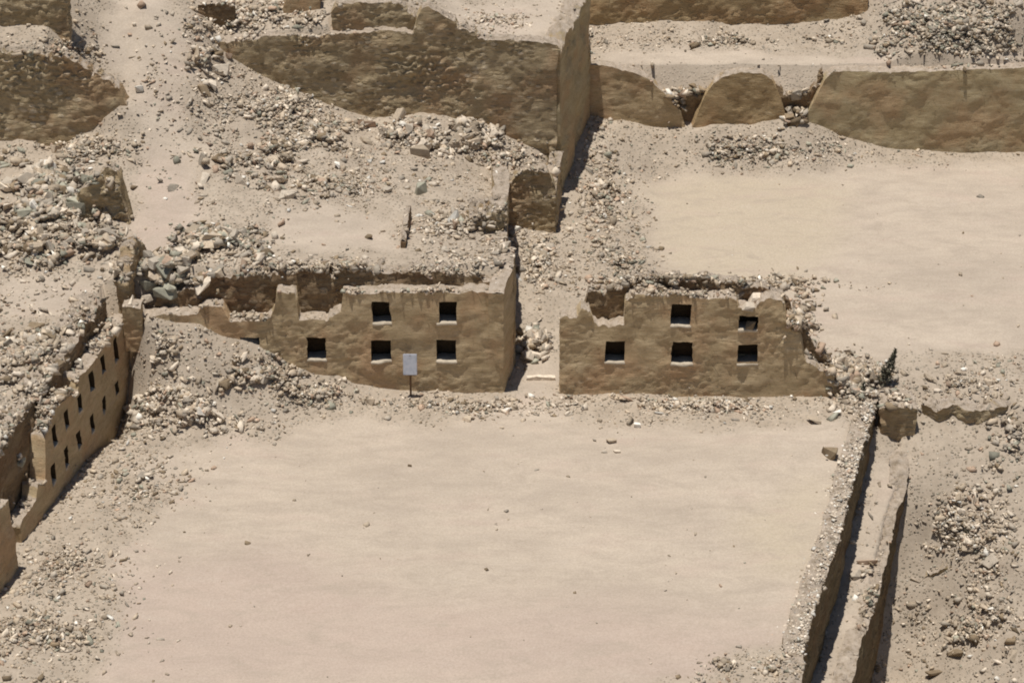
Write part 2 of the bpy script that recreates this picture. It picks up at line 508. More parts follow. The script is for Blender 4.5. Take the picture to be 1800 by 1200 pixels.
def base_height(X, Y):
    lw = lineX(L0, L1, Y) - 1.0
    zone = np.zeros(X.shape, int)                                  # 0 courtyard
    right = np.where(Y < PATCH_Y + .25, -0.35, np.where(Y < BIG_Y + .3, SIDE0[0] - .4, np.interp(Y, [BIG_Y, 17.6, 26.0], [SIDE0[0], SIDE1[0], SIDE2[0]]) - .35))
    up = Y > np.where(X < -.4, 1.1, .8)
    zone = np.where(up & (X < right), 1, zone)
    zone = np.where(up & (X >= right), 4, zone)
    zone = np.where(~up & (X < lw), 1, zone)
    zone = np.where(up & (Y > BIG_Y + .5) & (X < right) & (X > BIGx0), 3, zone)
    ledge = (X > UPX[0] - .1) & (X < UPX[1] + .2)
    zone = np.where(ledge & (zone == 3) & (Y < BIG_Y + .95), 7, zone)
    zone = np.where((Y > ROUND_Y + .3) & (X < Qx1), 2, zone)
    zone = np.where((Y > TR_Y + .6) & (X >= right), 5, zone)
    zone = np.where((Y > 17.9) & (X < right) & (X > -2), 5, zone)
    al = A_LINE(Y) - .3
    bl = B_LINE(Y) - .3
    low = (Y <= 0.8)
    zone = np.where(low & (X > al), 4, zone)
    zone = np.where((Y < CROSS_Y + .5) & (X > al) & (X < bl), 6, zone)
    H = np.zeros(X.shape)
    for k, f in ((0, rC), (1, rU), (2, rQ), (3, rP), (4, rR), (5, rT)):
        s = zone == k
        if s.any():
            H[s] = f(X[s], Y[s])
    H[zone == 7] = 6.75
    s = zone == 6
    if s.any():
        o = np.argsort(CY_PY)
        H[s] = np.interp(Y[s], CY_PY[o], CY_Z[o])
        # the heap of earth against the cross wall
        H[s] += 0.55 * np.exp(-((Y[s] - CROSS_Y) / 0.9) ** 2) * np.clip((B_LINE(Y[s]) - X[s]) / 1.2, 0.1, 1)
    s = (zone == 2) & (X > Qx1 - 2.5)
    if s.any():
        k = np.clip((Qx1 - X[s]) / 2.5, 0, 1) ** .8
        H[s] = H[s] * k + rU(X[s], Y[s]) * (1 - k)
    # beyond the small wall on the upper left the slope continues smoothly
    s = (zone == 3) & (X < BIGx0 + 1.5)
    if s.any():
        k = np.clip((X[s] - BIGx0) / 1.5, 0, 1)
        H[s] = H[s] * k + rU(X[s], Y[s]) * (1 - k)
    return H, zone


def pip(px, py, poly):
    inside = np.zeros(px.shape, bool)
    n = len(poly)
    j = n - 1
    for i in range(n):
        xi, yi = poly[i]; xj, yj = poly[j]
        c = ((yi > py) != (yj > py)) & (px < (xj - xi) * (py - yi) / (yj - yi + 1e-9) + xi)
        inside ^= c
        j = i
    return inside


SMOOTH = [
    [(190, 50), (240, 0), (310, 0), (325, 120), (330, 240), (260, 245), (222, 180), (165, 108)],
    [(205, 820), (330, 790), (470, 762), (620, 738), (800, 748), (900, 690), (905, 690), (985, 690), (985, 745), (1250, 752), (1500, 745), (1480, 900), (1400, 1130), (1250, 1170), (1050, 1215), (160, 1215), (190, 1100), (210, 980), (330, 870)],
    [(1140, 330), (1180, 300), (1350, 310), (1500, 285), (1600, 280), (1830, 285), (1830, 620), (1620, 620), (1440, 640), (1350, 520), (1180, 490), (1120, 400)],
    [(480, 370), (640, 365), (715, 380), (715, 440), (560, 442), (470, 430)],
    [(0, 490), (170, 490), (190, 530), (150, 555), (0, 560)],
    [(750, 0), (1000, 0), (960, 70), (870, 70), (800, 40)],
    [(1060, 95), (1300, 90), (1500, 98), (1830, 105), (1830, 128), (1060, 125)],
    [(910, 620), (975, 620), (985, 700), (900, 700)],
    [(240, 240), (350, 250), (330, 420), (270, 480), (240, 380)],
    [(1560, 790), (1595, 800), (1540, 1060), (1500, 1210), (1450, 1210), (1530, 900)],
]
YELLOW = [[(1140, 330), (1250, 300), (1500, 320), (1480, 420), (1350, 520), (1180, 490), (1120, 400)], [(1450, 830), (1480, 850), (1420, 1000), (1330, 1000), (1300, 900)]]
PINK = [[(150, 1215), (200, 1000), (500, 960), (700, 1060), (1000, 1050), (1400, 1100), (1380, 1215)], [(240, 280), (340, 300), (310, 440), (260, 440)]]


def axis(a, b, fine, far):
    core = np.arange(a, b + fine * .5, fine)
    out = []
    st, x = fine, b
    while x < far:
        st *= 1.35
        x += st
        out.append(x)
    neg = []
    st, x = fine, a
    while x > -far:
        st *= 1.35
        x -= st
        neg.append(x)
    return np.array(neg[::-1] + list(core) + out)


def blur(a, k):
    for ax in (0, 1):
        c = np.cumsum(np.concatenate([np.repeat(np.take(a, [0], ax), k + 1, ax), a, np.repeat(np.take(a, [-1], ax), k, ax)], ax), ax)
        n = a.shape[ax]
        hi = np.take(c, np.arange(2 * k + 1, 2 * k + 1 + n), ax)
        lo = np.take(c, np.arange(0, n), ax)
        a = (hi - lo) / (2 * k + 1)
    return a


xs = axis(-21.5, 21.5, 0.085, 180.0)
ys = axis(-17, 25, 0.085, 180.0)
GX, GY = np.meshgrid(xs, ys, indexing='ij')
GZ, ZONE = base_height(GX, GY)
pw = fbm(np.stack([GX * .8, GY * .8, GZ * 0], -1), 3, 5)
px_, py_, dep_ = project(GX, GY, GZ)
pxn, pyn = px_ + pw * 45, py_ + fbm(np.stack([GX * .8, GY * .8, GZ * 0 + 9], -1), 3, 8) * 22
rough = np.ones(GX.shape)
for pl in SMOOTH:
    rough[pip(pxn, pyn, pl)] = 0
rough = blur(rough, 3)
yel = np.zeros(GX.shape)
for pl in YELLOW:
    yel[pip(pxn, pyn, pl)] = 1
yel = blur(yel, 8) * 0.8
pnk = np.zeros(GX.shape)
for pl in PINK:
    pnk[pip(pxn, pyn, pl)] = 1
pnk = blur(pnk, 12)
q = np.stack([GX, GY, GZ * 0], -1)
GZ = GZ + rough * (0.14 * fbm(q * .9, 5, 21, .55) + 0.05 * np.abs(fbm(q * 3.6, 3, 33))) + (1 - rough) * (0.05 * fbm(q * .7, 4, 44) + 0.014 * fbm(q * 3.0, 3, 45))
# collapsed plaster ridges and gullies on the talus
GZ = GZ + rough * (ZONE == 1) * 0.10 * (1 - np.abs(fbm(q * .6, 4, 71))) ** 3 * 0.8
nx, ny = len(xs), len(ys)
idx = np.arange(nx * ny).reshape(nx, ny)
TF = np.stack([idx[:-1, :-1], idx[1:, :-1], idx[1:, 1:], idx[:-1, 1:]], -1).reshape(-1, 4)
TV = np.stack([GX, GY, GZ], -1).reshape(-1, 3)
ground = mesh_obj('ground', TV, TF, M_GROUND)
tag(ground, 'dusty pale earth of the ruined courtyards and rubble slopes', 'ground', kind='structure')
ca = ground.data.color_attributes.new('mask', 'FLOAT_COLOR', 'POINT')
ca.data.foreach_set('color', np.stack([rough, yel, pnk, np.ones_like(rough)], -1).astype(np.float32).ravel())


# ------------------------------------------------------------------ walls
class Frame:
    """a vertical plane: s along the foot, z up, depth going into the wall"""

    def __init__(self, p0, p1, batter=0.03, zr=0.0):
        self.zr = zr
        self.p0 = np.array(p0[:2], float)
        v = np.array(p1[:2], float) - self.p0
        self.L = float(np.linalg.norm(v))
        self.d = v / self.L
        self.nf = np.array([self.d[1], -self.d[0]])
        self.b = batter

    def sz(self, px, py):
        dr = ray(px, py)
        k = np.dot(self.nf, self.p0 - CAM[:2]) / np.dot(self.nf, dr[:2])
        p = CAM + dr * k
        return float(np.dot(p[:2] - self.p0, self.d)), float(p[2])

    def pt(self, s, z, dep):
        s, z, dep = np.broadcast_arrays(np.asarray(s, float), np.asarray(z, float), np.asarray(dep, float))
        off = -(dep + self.b * (z - self.zr))
        return np.stack([self.p0[0] + self.d[0] * s + self.nf[0] * off, self.p0[1] + self.d[1] * s + self.nf[1] * off, z], -1)


class MB:
    def __init__(self): self.v, self.f, self.n = [], [], 0

    def grid(self, pts, mask=None, flip=False):
        a, b = pts.shape[:2]
        ix = np.arange(a * b).reshape(a, b) + self.n
        f = np.stack([ix[:-1, :-1], ix[1:, :-1], ix[1:, 1:], ix[:-1, 1:]], -1)
        f = f[mask] if mask is not None else f.reshape(-1, 4)
        if flip: f = f[:, ::-1]
        self.v.append(pts.reshape(-1, 3)); self.f.append(f); self.n += a * b

    def get(self):
        return np.concatenate(self.v), np.concatenate(self.f)


def displace(v, amp, freq, seed, amp2=0.0, freq2=9.0):
    o = np.stack([fbm(v * freq, 3, seed), fbm(v * freq + 31.7, 3, seed + 5), fbm(v * freq + 77.1, 3, seed + 9) * .8], -1) * amp
    if amp2:
        v0 = v
        v = v * np.array([.75, .75, 1.7])
        o = o + np.stack([fbm(v * freq2, 2, seed + 50), fbm(v * freq2 + 3.3, 2, seed + 51), fbm(v * freq2 + 7.7, 2, seed + 52)], -1) * (amp2 * np.clip(.75 + 1.9 * fbm(v0 * .55, 3, seed + 60), .15, 1.7))[..., None]
        return v0 + o
    return v + o


def lines(ess, res):
    e = sorted(ess)
    out = [e[0]]
    for a in e[1:]:
        g = a - out[-1]
        if g < 0.004: continue
        n = max(1, int(math.ceil(g / res)))
        st = out[-1]
        out += [st + g * k / n for k in range(1, n + 1)]
    return np.array(out)


def leaf(name, fr, top, zbot, thick, mat, parent, holes=(), res=0.07, amp=0.05, freq=1.6, amp2=0.02, seed=1, ragged=0.05, topbump=0.06, s_range=None, d0=0.0):
    """one slab of wall. top: (s, z) pairs; holes: (s0, s1, z0, z1)"""
    top = sorted(top)
    ts, tz = np.array([t[0] for t in top]), np.array([t[1] for t in top])
    s0, s1 = s_range if s_range else (ts[0], ts[-1])
    S = lines([s0, s1] + [s for s in ts if s0 < s < s1] + [h[0] for h in holes] + [h[1] for h in holes], res)
    Zl = lines([zbot, tz.max() + 0.12] + [h[2] for h in holes] + [h[3] for h in holes], res)
    w = fr.pt(S, np.zeros_like(S), d0)
    T = np.interp(S, ts, tz) + ragged * fbm(w * 2.3, 4, seed + 90, .65) + ragged * .9 * np.minimum(0, fbm(w * 5.5, 3, seed + 91, .7) + .12) * 2.0
    Z = np.minimum(Zl[None, :], T[:, None])
    mb = MB()
    cell = Zl[None, :-1] < np.maximum(T[:-1], T[1:])[:, None] - 1e-6
    mask = cell.copy()
    for h in holes:
        sm = (S[:-1] >= h[0] - 1e-5) & (S[1:] <= h[1] + 1e-5)
        zm = (Zl[:-1] >= h[2] - 1e-5) & (Zl[1:] <= h[3] + 1e-5)
        mask &= ~(sm[:, None] & zm[None, :])
    mb.grid(fr.pt(S[:, None], Z, d0), mask)
    mb.grid(fr.pt(S[:, None], Z, d0 + thick), cell, True)
    K = max(3, int(thick / res) + 1)
    k = np.linspace(0, 1, K + 1)
    tp = fr.pt(S[:, None], T[:, None] * np.ones(K + 1)[None], d0 + thick * k[None])
    tp[..., 2] += topbump * np.sin(np.pi * k)[None] * (0.5 + 1.9 * fbm(tp * 4.5, 4, seed + 70, .7))
    mb.grid(tp)
    for i, fl in ((0, True), (-1, False)):
        mb.grid(fr.pt(S[i], Z[i][None, :] * np.ones(K + 1)[:, None], d0 + thick * k[:, None]), None, fl)
    v, f = mb.get()
    v = displace(v, amp, freq, seed, amp2)
    o = mesh_obj(name, v, f, mat, parent)
    return o, S, Zl


def niche(fr, h, S, Zl, depth, parent, amp, freq, amp2, seed, lip=0.03):
    s0, s1, z0, z1 = h
    ss = S[(S >= s0 - 1e-5) & (S <= s1 + 1e-5)]
    zz = Zl[(Zl >= z0 - 1e-5) & (Zl <= z1 + 1e-5)]
    dd = np.linspace(0, depth, 7)
    mb = MB()
    mb.grid(fr.pt(s0, zz[None, :], dd[:, None]))
    mb.grid(fr.pt(s1, zz[None, :], dd[:, None]), None, True)
    mb.grid(fr.pt(ss[:, None], z1, dd[None, :]))
    mb.grid(fr.pt(ss[:, None], zz[None, :], depth))
    v, f = mb.get()
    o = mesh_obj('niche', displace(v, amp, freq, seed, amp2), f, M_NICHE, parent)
    mb = MB()
    prof = [(depth, 0.0), (depth * .5, 0.012), (0.03, 0.012), (-lip * .7, -0.006), (-lip, -0.035), (-lip * .75, -0.08), (0.02, -0.11)]
    su = np.linspace(s0 - .015, s1 + .015, 9)
    g = np.stack([fr.pt(su, z0 + dz + 0.012 * vnoise(np.stack([su * 5, su * 0 + seed, su * 0 + i], -1), 3), dp + 0.02 * vnoise(np.stack([su * 4, su * 0 + seed, su * 0 + 7], -1), 4)) for i, (dp, dz) in enumerate(prof)], 1)
    mb.grid(g)
    v, f = mb.get()
    mesh_obj('sill', displace(v, amp, freq, seed, amp2), f, M_SILL, o)
    return o


def root(name, p, label, cat, group=None):
    o = empty(name, (float(p[0]), float(p[1]), float(p[2]) if len(p) > 2 else 0.0))
    return tag(o, label, cat, group, 'thing')


# ---- the niched front, left half
frL = Frame((V(215, 690, 0.0)[0], 0.0), (V(903, 690, 0)[0], 0.0), 0.06)
wL = root('niched_wall', (frL.p0[0] + 6, 0.3, 0), 'tan niched adobe wall left of the doorway, its far end buried by an earth bank', 'wall')
sz = frL.sz


def hole(fr, x0, x1, y0, y1):
    s0, zt = fr.sz(x0, y0)
    s1, zb = fr.sz(x1, y1)
    return (s0, s1, zb, zt)


hl = [hole(frL, 653, 687, 536, 571), hole(frL, 767, 802, 536, 571), hole(frL, 539, 573, 597, 634), hole(frL, 653, 687, 600, 636), hole(frL, 768, 802, 600, 636), hole(frL, 422, 456, 597, 632)]
topL = [sz(x, y) for x, y in [(222, 556), (248, 556), (252, 568), (275, 560), (310, 556), (345, 556), (352, 548), (362, 543), (388, 543), (394, 552), (402, 566), (466, 568), (474, 561), (482, 550), (486, 524), (495, 518), (518, 520), (521, 546), (526, 568), (576, 569),
                             (583, 559), (599, 550), (602, 522), (640, 521), (760, 520), (840, 521), (886, 522)]]
prmL = dict(amp=0.055, freq=1.6, amp2=0.017, seed=3)
fL, S_, Z_ = leaf('facing', frL, topL, -0.6, 0.55, M_ADOBE, wL, hl, ragged=0.11, **prmL)
for h in hl:
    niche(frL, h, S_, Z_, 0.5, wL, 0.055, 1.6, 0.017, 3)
coreL = [(frL.sz(x, y)[0], V(x, y, .6)[2]) for x, y in [(222, 560), (262, 552), (268, 515), (310, 512), (345, 505), (352, 492), (420, 489), (470, 484), (560, 481), (600, 483), (700, 483), (760, 486), (830, 484), (860, 500), (886, 505)]]
leaf('rubble_core', frL, coreL, -0.4, 0.75, M_CORE, wL, res=0.07, amp=0.10, freq=2.2, amp2=0.05, seed=8, ragged=0.22, topbump=0.12, d0=0.56)
# return wall running back from the doorway
NS = [(V(886, 690, 0)[0], 0.0), (0.06, 1.5), (0.10, 2.6), (-0.22, 2.9), (-0.14, 8.6), (-0.24, PATCH_Y + .1)]
NSZ = [3.58, 3.85, 3.9, 3.7, 3.75, 3.3]
rw = root('return_wall', (0, 3, 0), 'long thin adobe wall running back from the doorway, its dark side along the passage', 'wall')
for i in range(len(NS) - 1):
    if i == 2: continue
    fr = Frame(NS[i], NS[i + 1], 0.0)
    leaf('wall_section', fr, [(0, NSZ[i] - (.05 if i else 0)), (fr.L * .3, NSZ[i] * .5 + NSZ[i + 1] * .5 + .08), (fr.L * .6, NSZ[i + 1] - .05), (fr.L, NSZ[i + 1])], -0.5, 0.5, M_ADOBE if i == 0 else M_ADOBE_WORN, rw,
         res=0.08, amp=0.05 if i == 0 else .09, freq=1.6, amp2=0.02, seed=3 if i == 0 else 12, ragged=0.05 if i == 0 else .2, topbump=0.06)

# ---- the niched front, right half
frR = Frame((V(985, 688, 0)[0], 0.0), (V(1500, 702, -.25)[0], -0.25), 0.06)
wR = root('niched_wall', (frR.p0[0] + 4, 0.2, 0), 'tan niched adobe wall right of the doorway, with a broken stepped right end', 'wall')
sz = frR.sz
hr = [hole(frR, 1181, 1215, 541, 576), hole(frR, 1065, 1098, 602, 638), hole(frR, 1181, 1216, 605, 641), hole(frR, 1298, 1332, 608, 641), hole(frR, 1298, 1332, 560, 583)]
topR = [sz(x, y) for x, y in [(985, 565), (1012, 563), (1020, 548), (1036, 547), (1043, 574), (1096, 575), (1098, 537), (1106, 530), (1120, 527), (1200, 526), (1288, 527), (1296, 533), (1299, 547), (1315, 549), (1331, 546), (1334, 538), (1338, 531), (1374, 532),
                              (1381, 545), (1385, 576), (1405, 590), (1411, 612), (1416, 637), (1440, 650), (1462, 662), (1484, 688), (1500, 702)]]
prmR = dict(amp=0.06, freq=1.5, amp2=0.022, seed=5)
fR, S_, Z_ = leaf('facing', frR, topR, -0.8, 0.55, M_ADOBE, wR, hr, ragged=0.15, **prmR)
for h in hr:
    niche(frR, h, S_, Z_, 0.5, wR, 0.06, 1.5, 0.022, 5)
coreR = [(frR.sz(x, y)[0], V(x, y, .6)[2]) for x, y in [(1018, 566), (1030, 545), (1034, 517), (1060, 513), (1100, 508), (1106, 497), (1150, 492), (1200, 491), (1290, 494), (1340, 505), (1375, 516), (1392, 530), (1398, 556), (1424, 588), (1446, 610), (1480, 642), (1500, 665)]]
leaf('rubble_core', frR, coreR, -0.4, 0.45, M_CORE, wR, res=0.07, amp=0.09, freq=2.2, amp2=0.05, seed=15, ragged=0.2, topbump=0.12, d0=0.56)
# lumps wedged in the collapsed niche
# ---- left wall with small niches
frW = Frame(L1 - (L1 - L0) * 0.0, L0 + (L0 - L1) / np.linalg.norm(L0 - L1) * 0.25, 0.03)
wW = root('niched_wall', (L0[0] - 1, L0[1] - 4, 0), 'shaded adobe wall with two rows of slit niches along the courtyard left side', 'wall')
sz = frW.sz
upper = [(97, 749, 785), (118, 722, 757), (141, 694, 726), (163, 655, 690), (184, 627, 660), (205, 595, 640)]
lower = [(94, 816, 851), (117, 787, 824), (139, 759, 789), (163, 729, 761), (184, 700, 728), (206, 671, 697)]
hw = []
for row in (upper, lower):
    for x, y0, y1 in row:
        s, zt = sz(x, y0)
        _, zb = sz(x, y1)
        hw.append((s - .15, s + .15, zb, zt))
topW = [sz(x, y) for x, y in [(36, 925), (40, 915), (66, 880), (68, 850), (81, 850), (83, 790), (84, 766), (91, 748), (101, 718), (128, 692), (133, 700), (140, 690), (143, 662), (160, 647), (177, 626), (193, 600), (213, 576), (222, 562), (228, 556)]]
s_ = [t[0] for t in topW]
for i in range(1, len(topW)):
    if topW[i][0] <= topW[i - 1][0]: topW[i] = (topW[i - 1][0] + .012, topW[i][1])
# keep the wall above every opening
_ts, _tz = np.array([t[0] for t in topW]), np.array([t[1] for t in topW])
hw2 = []
for h in hw:
    lim = min(np.interp(h[0], _ts, _tz), np.interp(h[1], _ts, _tz)) - .12
    hw2.append((h[0], h[1], h[2], min(h[3], lim)))
fW, S_, Z_ = leaf('facing', frW, topW, -0.6, 0.5, M_ADOBE, wW, hw2, res=0.07, amp=0.05, freq=1.6, amp2=0.014, seed=21, ragged=0.06)
for h in hw2:
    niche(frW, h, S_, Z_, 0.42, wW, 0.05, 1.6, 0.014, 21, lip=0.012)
coreW = [(sz(36, 860)[0], 3.0), (sz(60, 800)[0] - .6, 2.95), (frW.L * .45, 3.1), (frW.L * .7, 3.2), (frW.L, 3.45)]
coreW[0] = (0.0, 2.7)
leaf('rubble_core', frW, [(-3, 2.95), (0, 3.0), (frW.L * .3, 3.1), (frW.L * .5, 3.15), (frW.L * .75, 3.25), (frW.L, 3.45)], -0.4, 0.95, M_CORE, wW, res=0.08, amp=0.12, freq=2.0, amp2=0.05, seed=25, ragged=0.16, topbump=0.12, d0=0.51)
# near continuation of that wall
q0 = P(35, 1008)[:2]
q1 = P(0, 1055)[:2]
dq = (q1 - q0) / np.linalg.norm(q1 - q0)
frW2 = Frame(q0 + dq * 4.5, q0, 0.03)
w2 = root('thick_wall', (q0[0], q0[1], 0), 'thick stub of shaded adobe wall in the lower left corner, next to a broken gap', 'wall')
zt2 = frW2.sz(33, 862)[1]
leaf('facing', frW2, [(0, zt2 - .3), (2.5, zt2 - .1), (4.0, zt2 + .02), (4.5, zt2)], -0.6, 0.9, M_ADOBE, w2, res=0.07, amp=0.06, freq=1.6, amp2=0.02, seed=31, ragged=0.12)
# the stub of the left wall that goes on behind the corner
frS = Frame(L0 + np.array([.15, .9]), L0 + np.array([0.62, 2.6]), 0.0)
wS = root('corner_stub', (L0[0], 1.5, 3), 'jagged stub of wall rising from the rubble where the left wall meets the niched front', 'wall')
leaf('masonry', frS, [(0, 3.7), (.3, 4.05), (.7, 4.55), (1.1, 4.75), (1.4, 4.35), (frS.L, 4.1)], 2.6, 0.45, M_ADOBE_WORN, wS, res=0.07, amp=0.12, freq=1.8, amp2=0.05, seed=35, ragged=0.25)
frS2 = Frame((V(216, 560, -.05)[0], -0.12), (V(249, 560, -.05)[0], -0.12), 0.0)
zc = V(230, 540, -.1)[2]
wS2 = root('corner_block', (frS2.p0[0], 0, 2.5), 'small plastered block with a pale flat top in the corner between the two niched walls', 'block')
leaf('masonry', frS2, [(0, zc), (frS2.L * .5, zc + .02), (frS2.L, zc - .05)], 1.6, 0.5, M_ADOBE, wS2, res=0.06, amp=0.05, freq=1.8, amp2=0.02, seed=36, ragged=0.05)

# ---- the great wall at the back
xl = V(365, 90, BIG_Y)[0]
frB = Frame((xl, BIG_Y), (SIDE0[0], BIG_Y), 0.05)
big = root('great_wall', (-2, BIG_Y, 0), 'tall rough brown terrace wall with a sharp right corner, rising above the rubble slope', 'wall')
szb = frB.sz
topB = [szb(x, y) for x, y in [(366, 86), (372, 76), (400, 80), (470, 72), (560, 70), (600, 65), (660, 62), (726, 62), (732, 38), (740, 24), (752, 20), (775, 31), (800, 44), (806, 55), (835, 62), (842, 74), (880, 78), (930, 80), (972, 86), (980, 88)]]
leaf('front_face', frB, topB, -0.6, 0.6, M_ADOBE_WORN, big, res=0.06, amp=0.10, freq=1.3, amp2=0.055, seed=41, ragged=0.08, topbump=0.05)
frB2 = Frame(SIDE0 + (SIDE1 - SIDE0) * .05, SIDE1, 0.02)
zt = V(980, 92, BIG_Y)[2]
leaf('side_face', frB2, [(0, zt), (1, zt + .03), (3, zt + .1), (frB2.L, zt + .15)], -0.5, 0.7, M_ADOBE_GREY, big, res=0.08, amp=0.13, freq=.9, amp2=0.045, seed=41, ragged=0.22, topbump=0.2)
frB3 = Frame(SIDE1 - (SIDE1 - SIDE0) * .02, SIDE2, 0.02)
leaf('side_face', frB3, [(0, zt), (.25, 4.2), (3, 3.8), (frB3.L, 3.7)], 1.0, 0.7, M_ADOBE_GREY, big, res=0.12, amp=0.10, freq=.8, amp2=0.02, seed=41, ragged=0.08, topbump=0.1)
# lower piece in front of it
frP = Frame((V(892, 400, PATCH_Y)[0], PATCH_Y), (V(977, 400, PATCH_Y)[0], PATCH_Y), 0.05)
pw_ = root('low_wall', (frP.p0[0], PATCH_Y, 0), 'low brown wall fragment standing at the foot of the great wall corner', 'wall')
leaf('face', frP, [frP.sz(x, y) for x, y in [(892, 330), (905, 312), (915, 303), (948, 302), (962, 306), (972, 330), (977, 352)]], -.5, .5, M_ADOBE_WORN, pw_, res=0.06, amp=0.10, freq=1.6, amp2=0.045, seed=43, ragged=0.1)
frP2 = Frame((frP.p0[0] + frP.L - .03, PATCH_Y + .02), (SIDE0[0] + .02, BIG_Y), 0.0)
leaf('side', frP2, [(0, 1.6), (frP2.L * .5, 1.9), (frP2.L, 2.4)], -.5, .45, M_ADOBE_WORN, pw_, res=0.07, amp=0.08, freq=1.6, amp2=0.04, seed=44, ragged=0.15)
# upper wall fragments above the great wall
fru = Frame((V(584, 50, BIG_Y + .62)[0], BIG_Y + .62), (V(732, 50, BIG_Y + .62)[0], BIG_Y + .62), 0.05, 7.0)
uw = root('upper_wall', (fru.p0[0], BIG_Y + .75, 7), 'short brown wall fragment set back just above the great wall', 'wall')
leaf('face', fru, [fru.sz(x, y) for x, y in [(584, 24), (590, 9), (640, 5), (700, 7), (712, 14), (724, 24), (732, 30)]], 6.2, .5, M_ADOBE_WORN, uw, res=0.07, amp=0.08, freq=1.5, amp2=0.04, seed=46, ragged=0.08)
uy = P(535, 18, 7.3)[1]
fru2 = Frame((V(495, 10, uy)[0], uy), (V(562, 10, uy)[0], uy), 0.0)
uw2 = root('upper_wall', (fru2.p0[0], uy, 7), 'sliver of brown wall behind the rubble crest above the great wall', 'wall')
leaf('face', fru2, [(0, 7.2), (.3, 8.2), (fru2.L, 8.4)], 6.4, .5, M_ADOBE, uw2, res=0.08, amp=0.06, freq=1.5, amp2=0.03, seed=47)
uy = P(380, 28, 7.2)[1]
fru3 = Frame((V(348, 20, uy)[0], uy), (V(412, 20, uy)[0], uy), 0.0)
uw3 = root('masonry_block', (fru3.p0[0], uy, 7), 'dark low block of masonry with pale rounded top near the gravel chute', 'block')
zz_ = V(380, 6, uy)[2]
leaf('face', fru3, [(0, zz_ - .1), (fru3.L * .5, zz_ + .03), (fru3.L, zz_ - .06)], 6.2, .5, M_CORE, uw3, res=0.06, amp=0.06, freq=2, amp2=0.03, seed=48)
# rounded wall face on the left slope
frQ = Frame((V(-60, 200, ROUND_Y)[0], ROUND_Y), (V(222, 200, ROUND_Y)[0], ROUND_Y), 0.06, 4.5)
rq = root('buried_wall', (-16, ROUND_Y, 5), 'rounded patch of crumbling brown wall half buried in the left slope', 'wall')
leaf('face', frQ, [frQ.sz(x, y) for x, y in [(-60, 98), (0, 99), (40, 96), (75, 98), (110, 108), (140, 118), (165, 132), (190, 147), (205, 160), (215, 176), (222, 190)]], 3.0, .55, M_ADOBE_WORN, rq, res=0.06, amp=0.09, freq=1.6, amp2=0.08, seed=51, ragged=0.16, topbump=.15)
frT = Frame((V(-60, 40, TL_Y)[0], TL_Y), (TL_x1, TL_Y), 0.05, 8.0)
rt = root('upper_wall', (-16, TL_Y, 8), 'brown wall with a clean dark right end in the upper left corner', 'wall')
leaf('face', frT, [(0, 10.6), (frT.L, 10.4)], 7.0, .6, M_ADOBE_WORN, rt, res=0.07, amp=0.08, freq=1.5, amp2=0.05, seed=53)
# small earth face inside the left rubble heap
hy = P(190, 395, 4.0)[1]
frH = Frame((V(130, 360, hy)[0], hy), (V(228, 360, hy)[0], hy), 0.10, 4.0)
rh = root('wall_remnant', (frH.p0[0], hy, 4), 'small leaning brown wall remnant poking out of the grey stone heap', 'wall')
leaf('face', frH, [frH.sz(x, y) for x, y in [(130, 375), (145, 340), (165, 312), (190, 303), (205, 312), (215, 350), (222, 380), (228, 395)]], 3.0, .5, M_ADOBE_WORN, rh, res=0.06, amp=0.16, freq=1.6, amp2=0.09, seed=55, ragged=.25)

# ---- wall across the upper right, with its two collapsed gaps
frV = Frame((V(1030, 200, TR_Y)[0], TR_Y), (V(1860, 200, TR_Y)[0], TR_Y), 0.06)
tr = root('terrace_wall', (10, TR_Y, 0), 'long plastered terrace wall with two collapsed gaps at the back of the upper court', 'wall')
segs = [('M_ADOBE', [(1030, 118), (1060, 120), (1110, 128), (1140, 142), (1160, 158), (1180, 176), (1196, 200), (1204, 225)]),
        ('M_ADOBE_RED', [(1212, 235), (1226, 200), (1240, 172), (1256, 150), (1270, 140), (1300, 132), (1345, 133), (1360, 146), (1372, 176), (1384, 214), (1390, 235)]),
        ('M_ADOBE_GREY', [(1412, 235), (1420, 205), (1436, 170), (1450, 145), (1466, 128), (1560, 130), (1700, 127), (1800, 124), (1860, 122)])]
for k, (mm, pl) in enumerate(segs):
    leaf('wall_section', frV, [frV.sz(x, y) for x, y in pl], -.6, .55, globals()[mm], tr, res=0.07, amp=0.075, freq=1.2, amp2=0.016, seed=61 + k, ragged=0.06, topbump=.08)
leaf('rubble_core', frV, [frV.sz(x, y) for x, y in [(1100, 150), (1150, 165), (1190, 175), (1240, 172), (1260, 160), (1350, 155), (1375, 172), (1400, 178), (1425, 165), (1450, 140)]], -.6, .5, M_CORE, tr, res=0.07, amp=0.14, freq=2.0, amp2=0.07, seed=66, ragged=.3, topbump=.2, d0=.3)
frV2 = Frame((V(1020, 30, W2_Y)[0], W2_Y), (V(1525, 30, W2_Y)[0], W2_Y), 0.06, 3.5)
tr2 = root('upper_wall', (5, W2_Y, 3.5), 'reddish brown wall along the top edge, running into the grey stone heap', 'wall')
leaf('face', frV2, [(0, 6.4), (frV2.L * .6, 6.3), (frV2.L - 1, 6.2), (frV2.L, 5.2)], 2.6, .6, M_ADOBE_RED, tr2, res=0.08, amp=0.13, freq=1.0, amp2=0.05, seed=68)


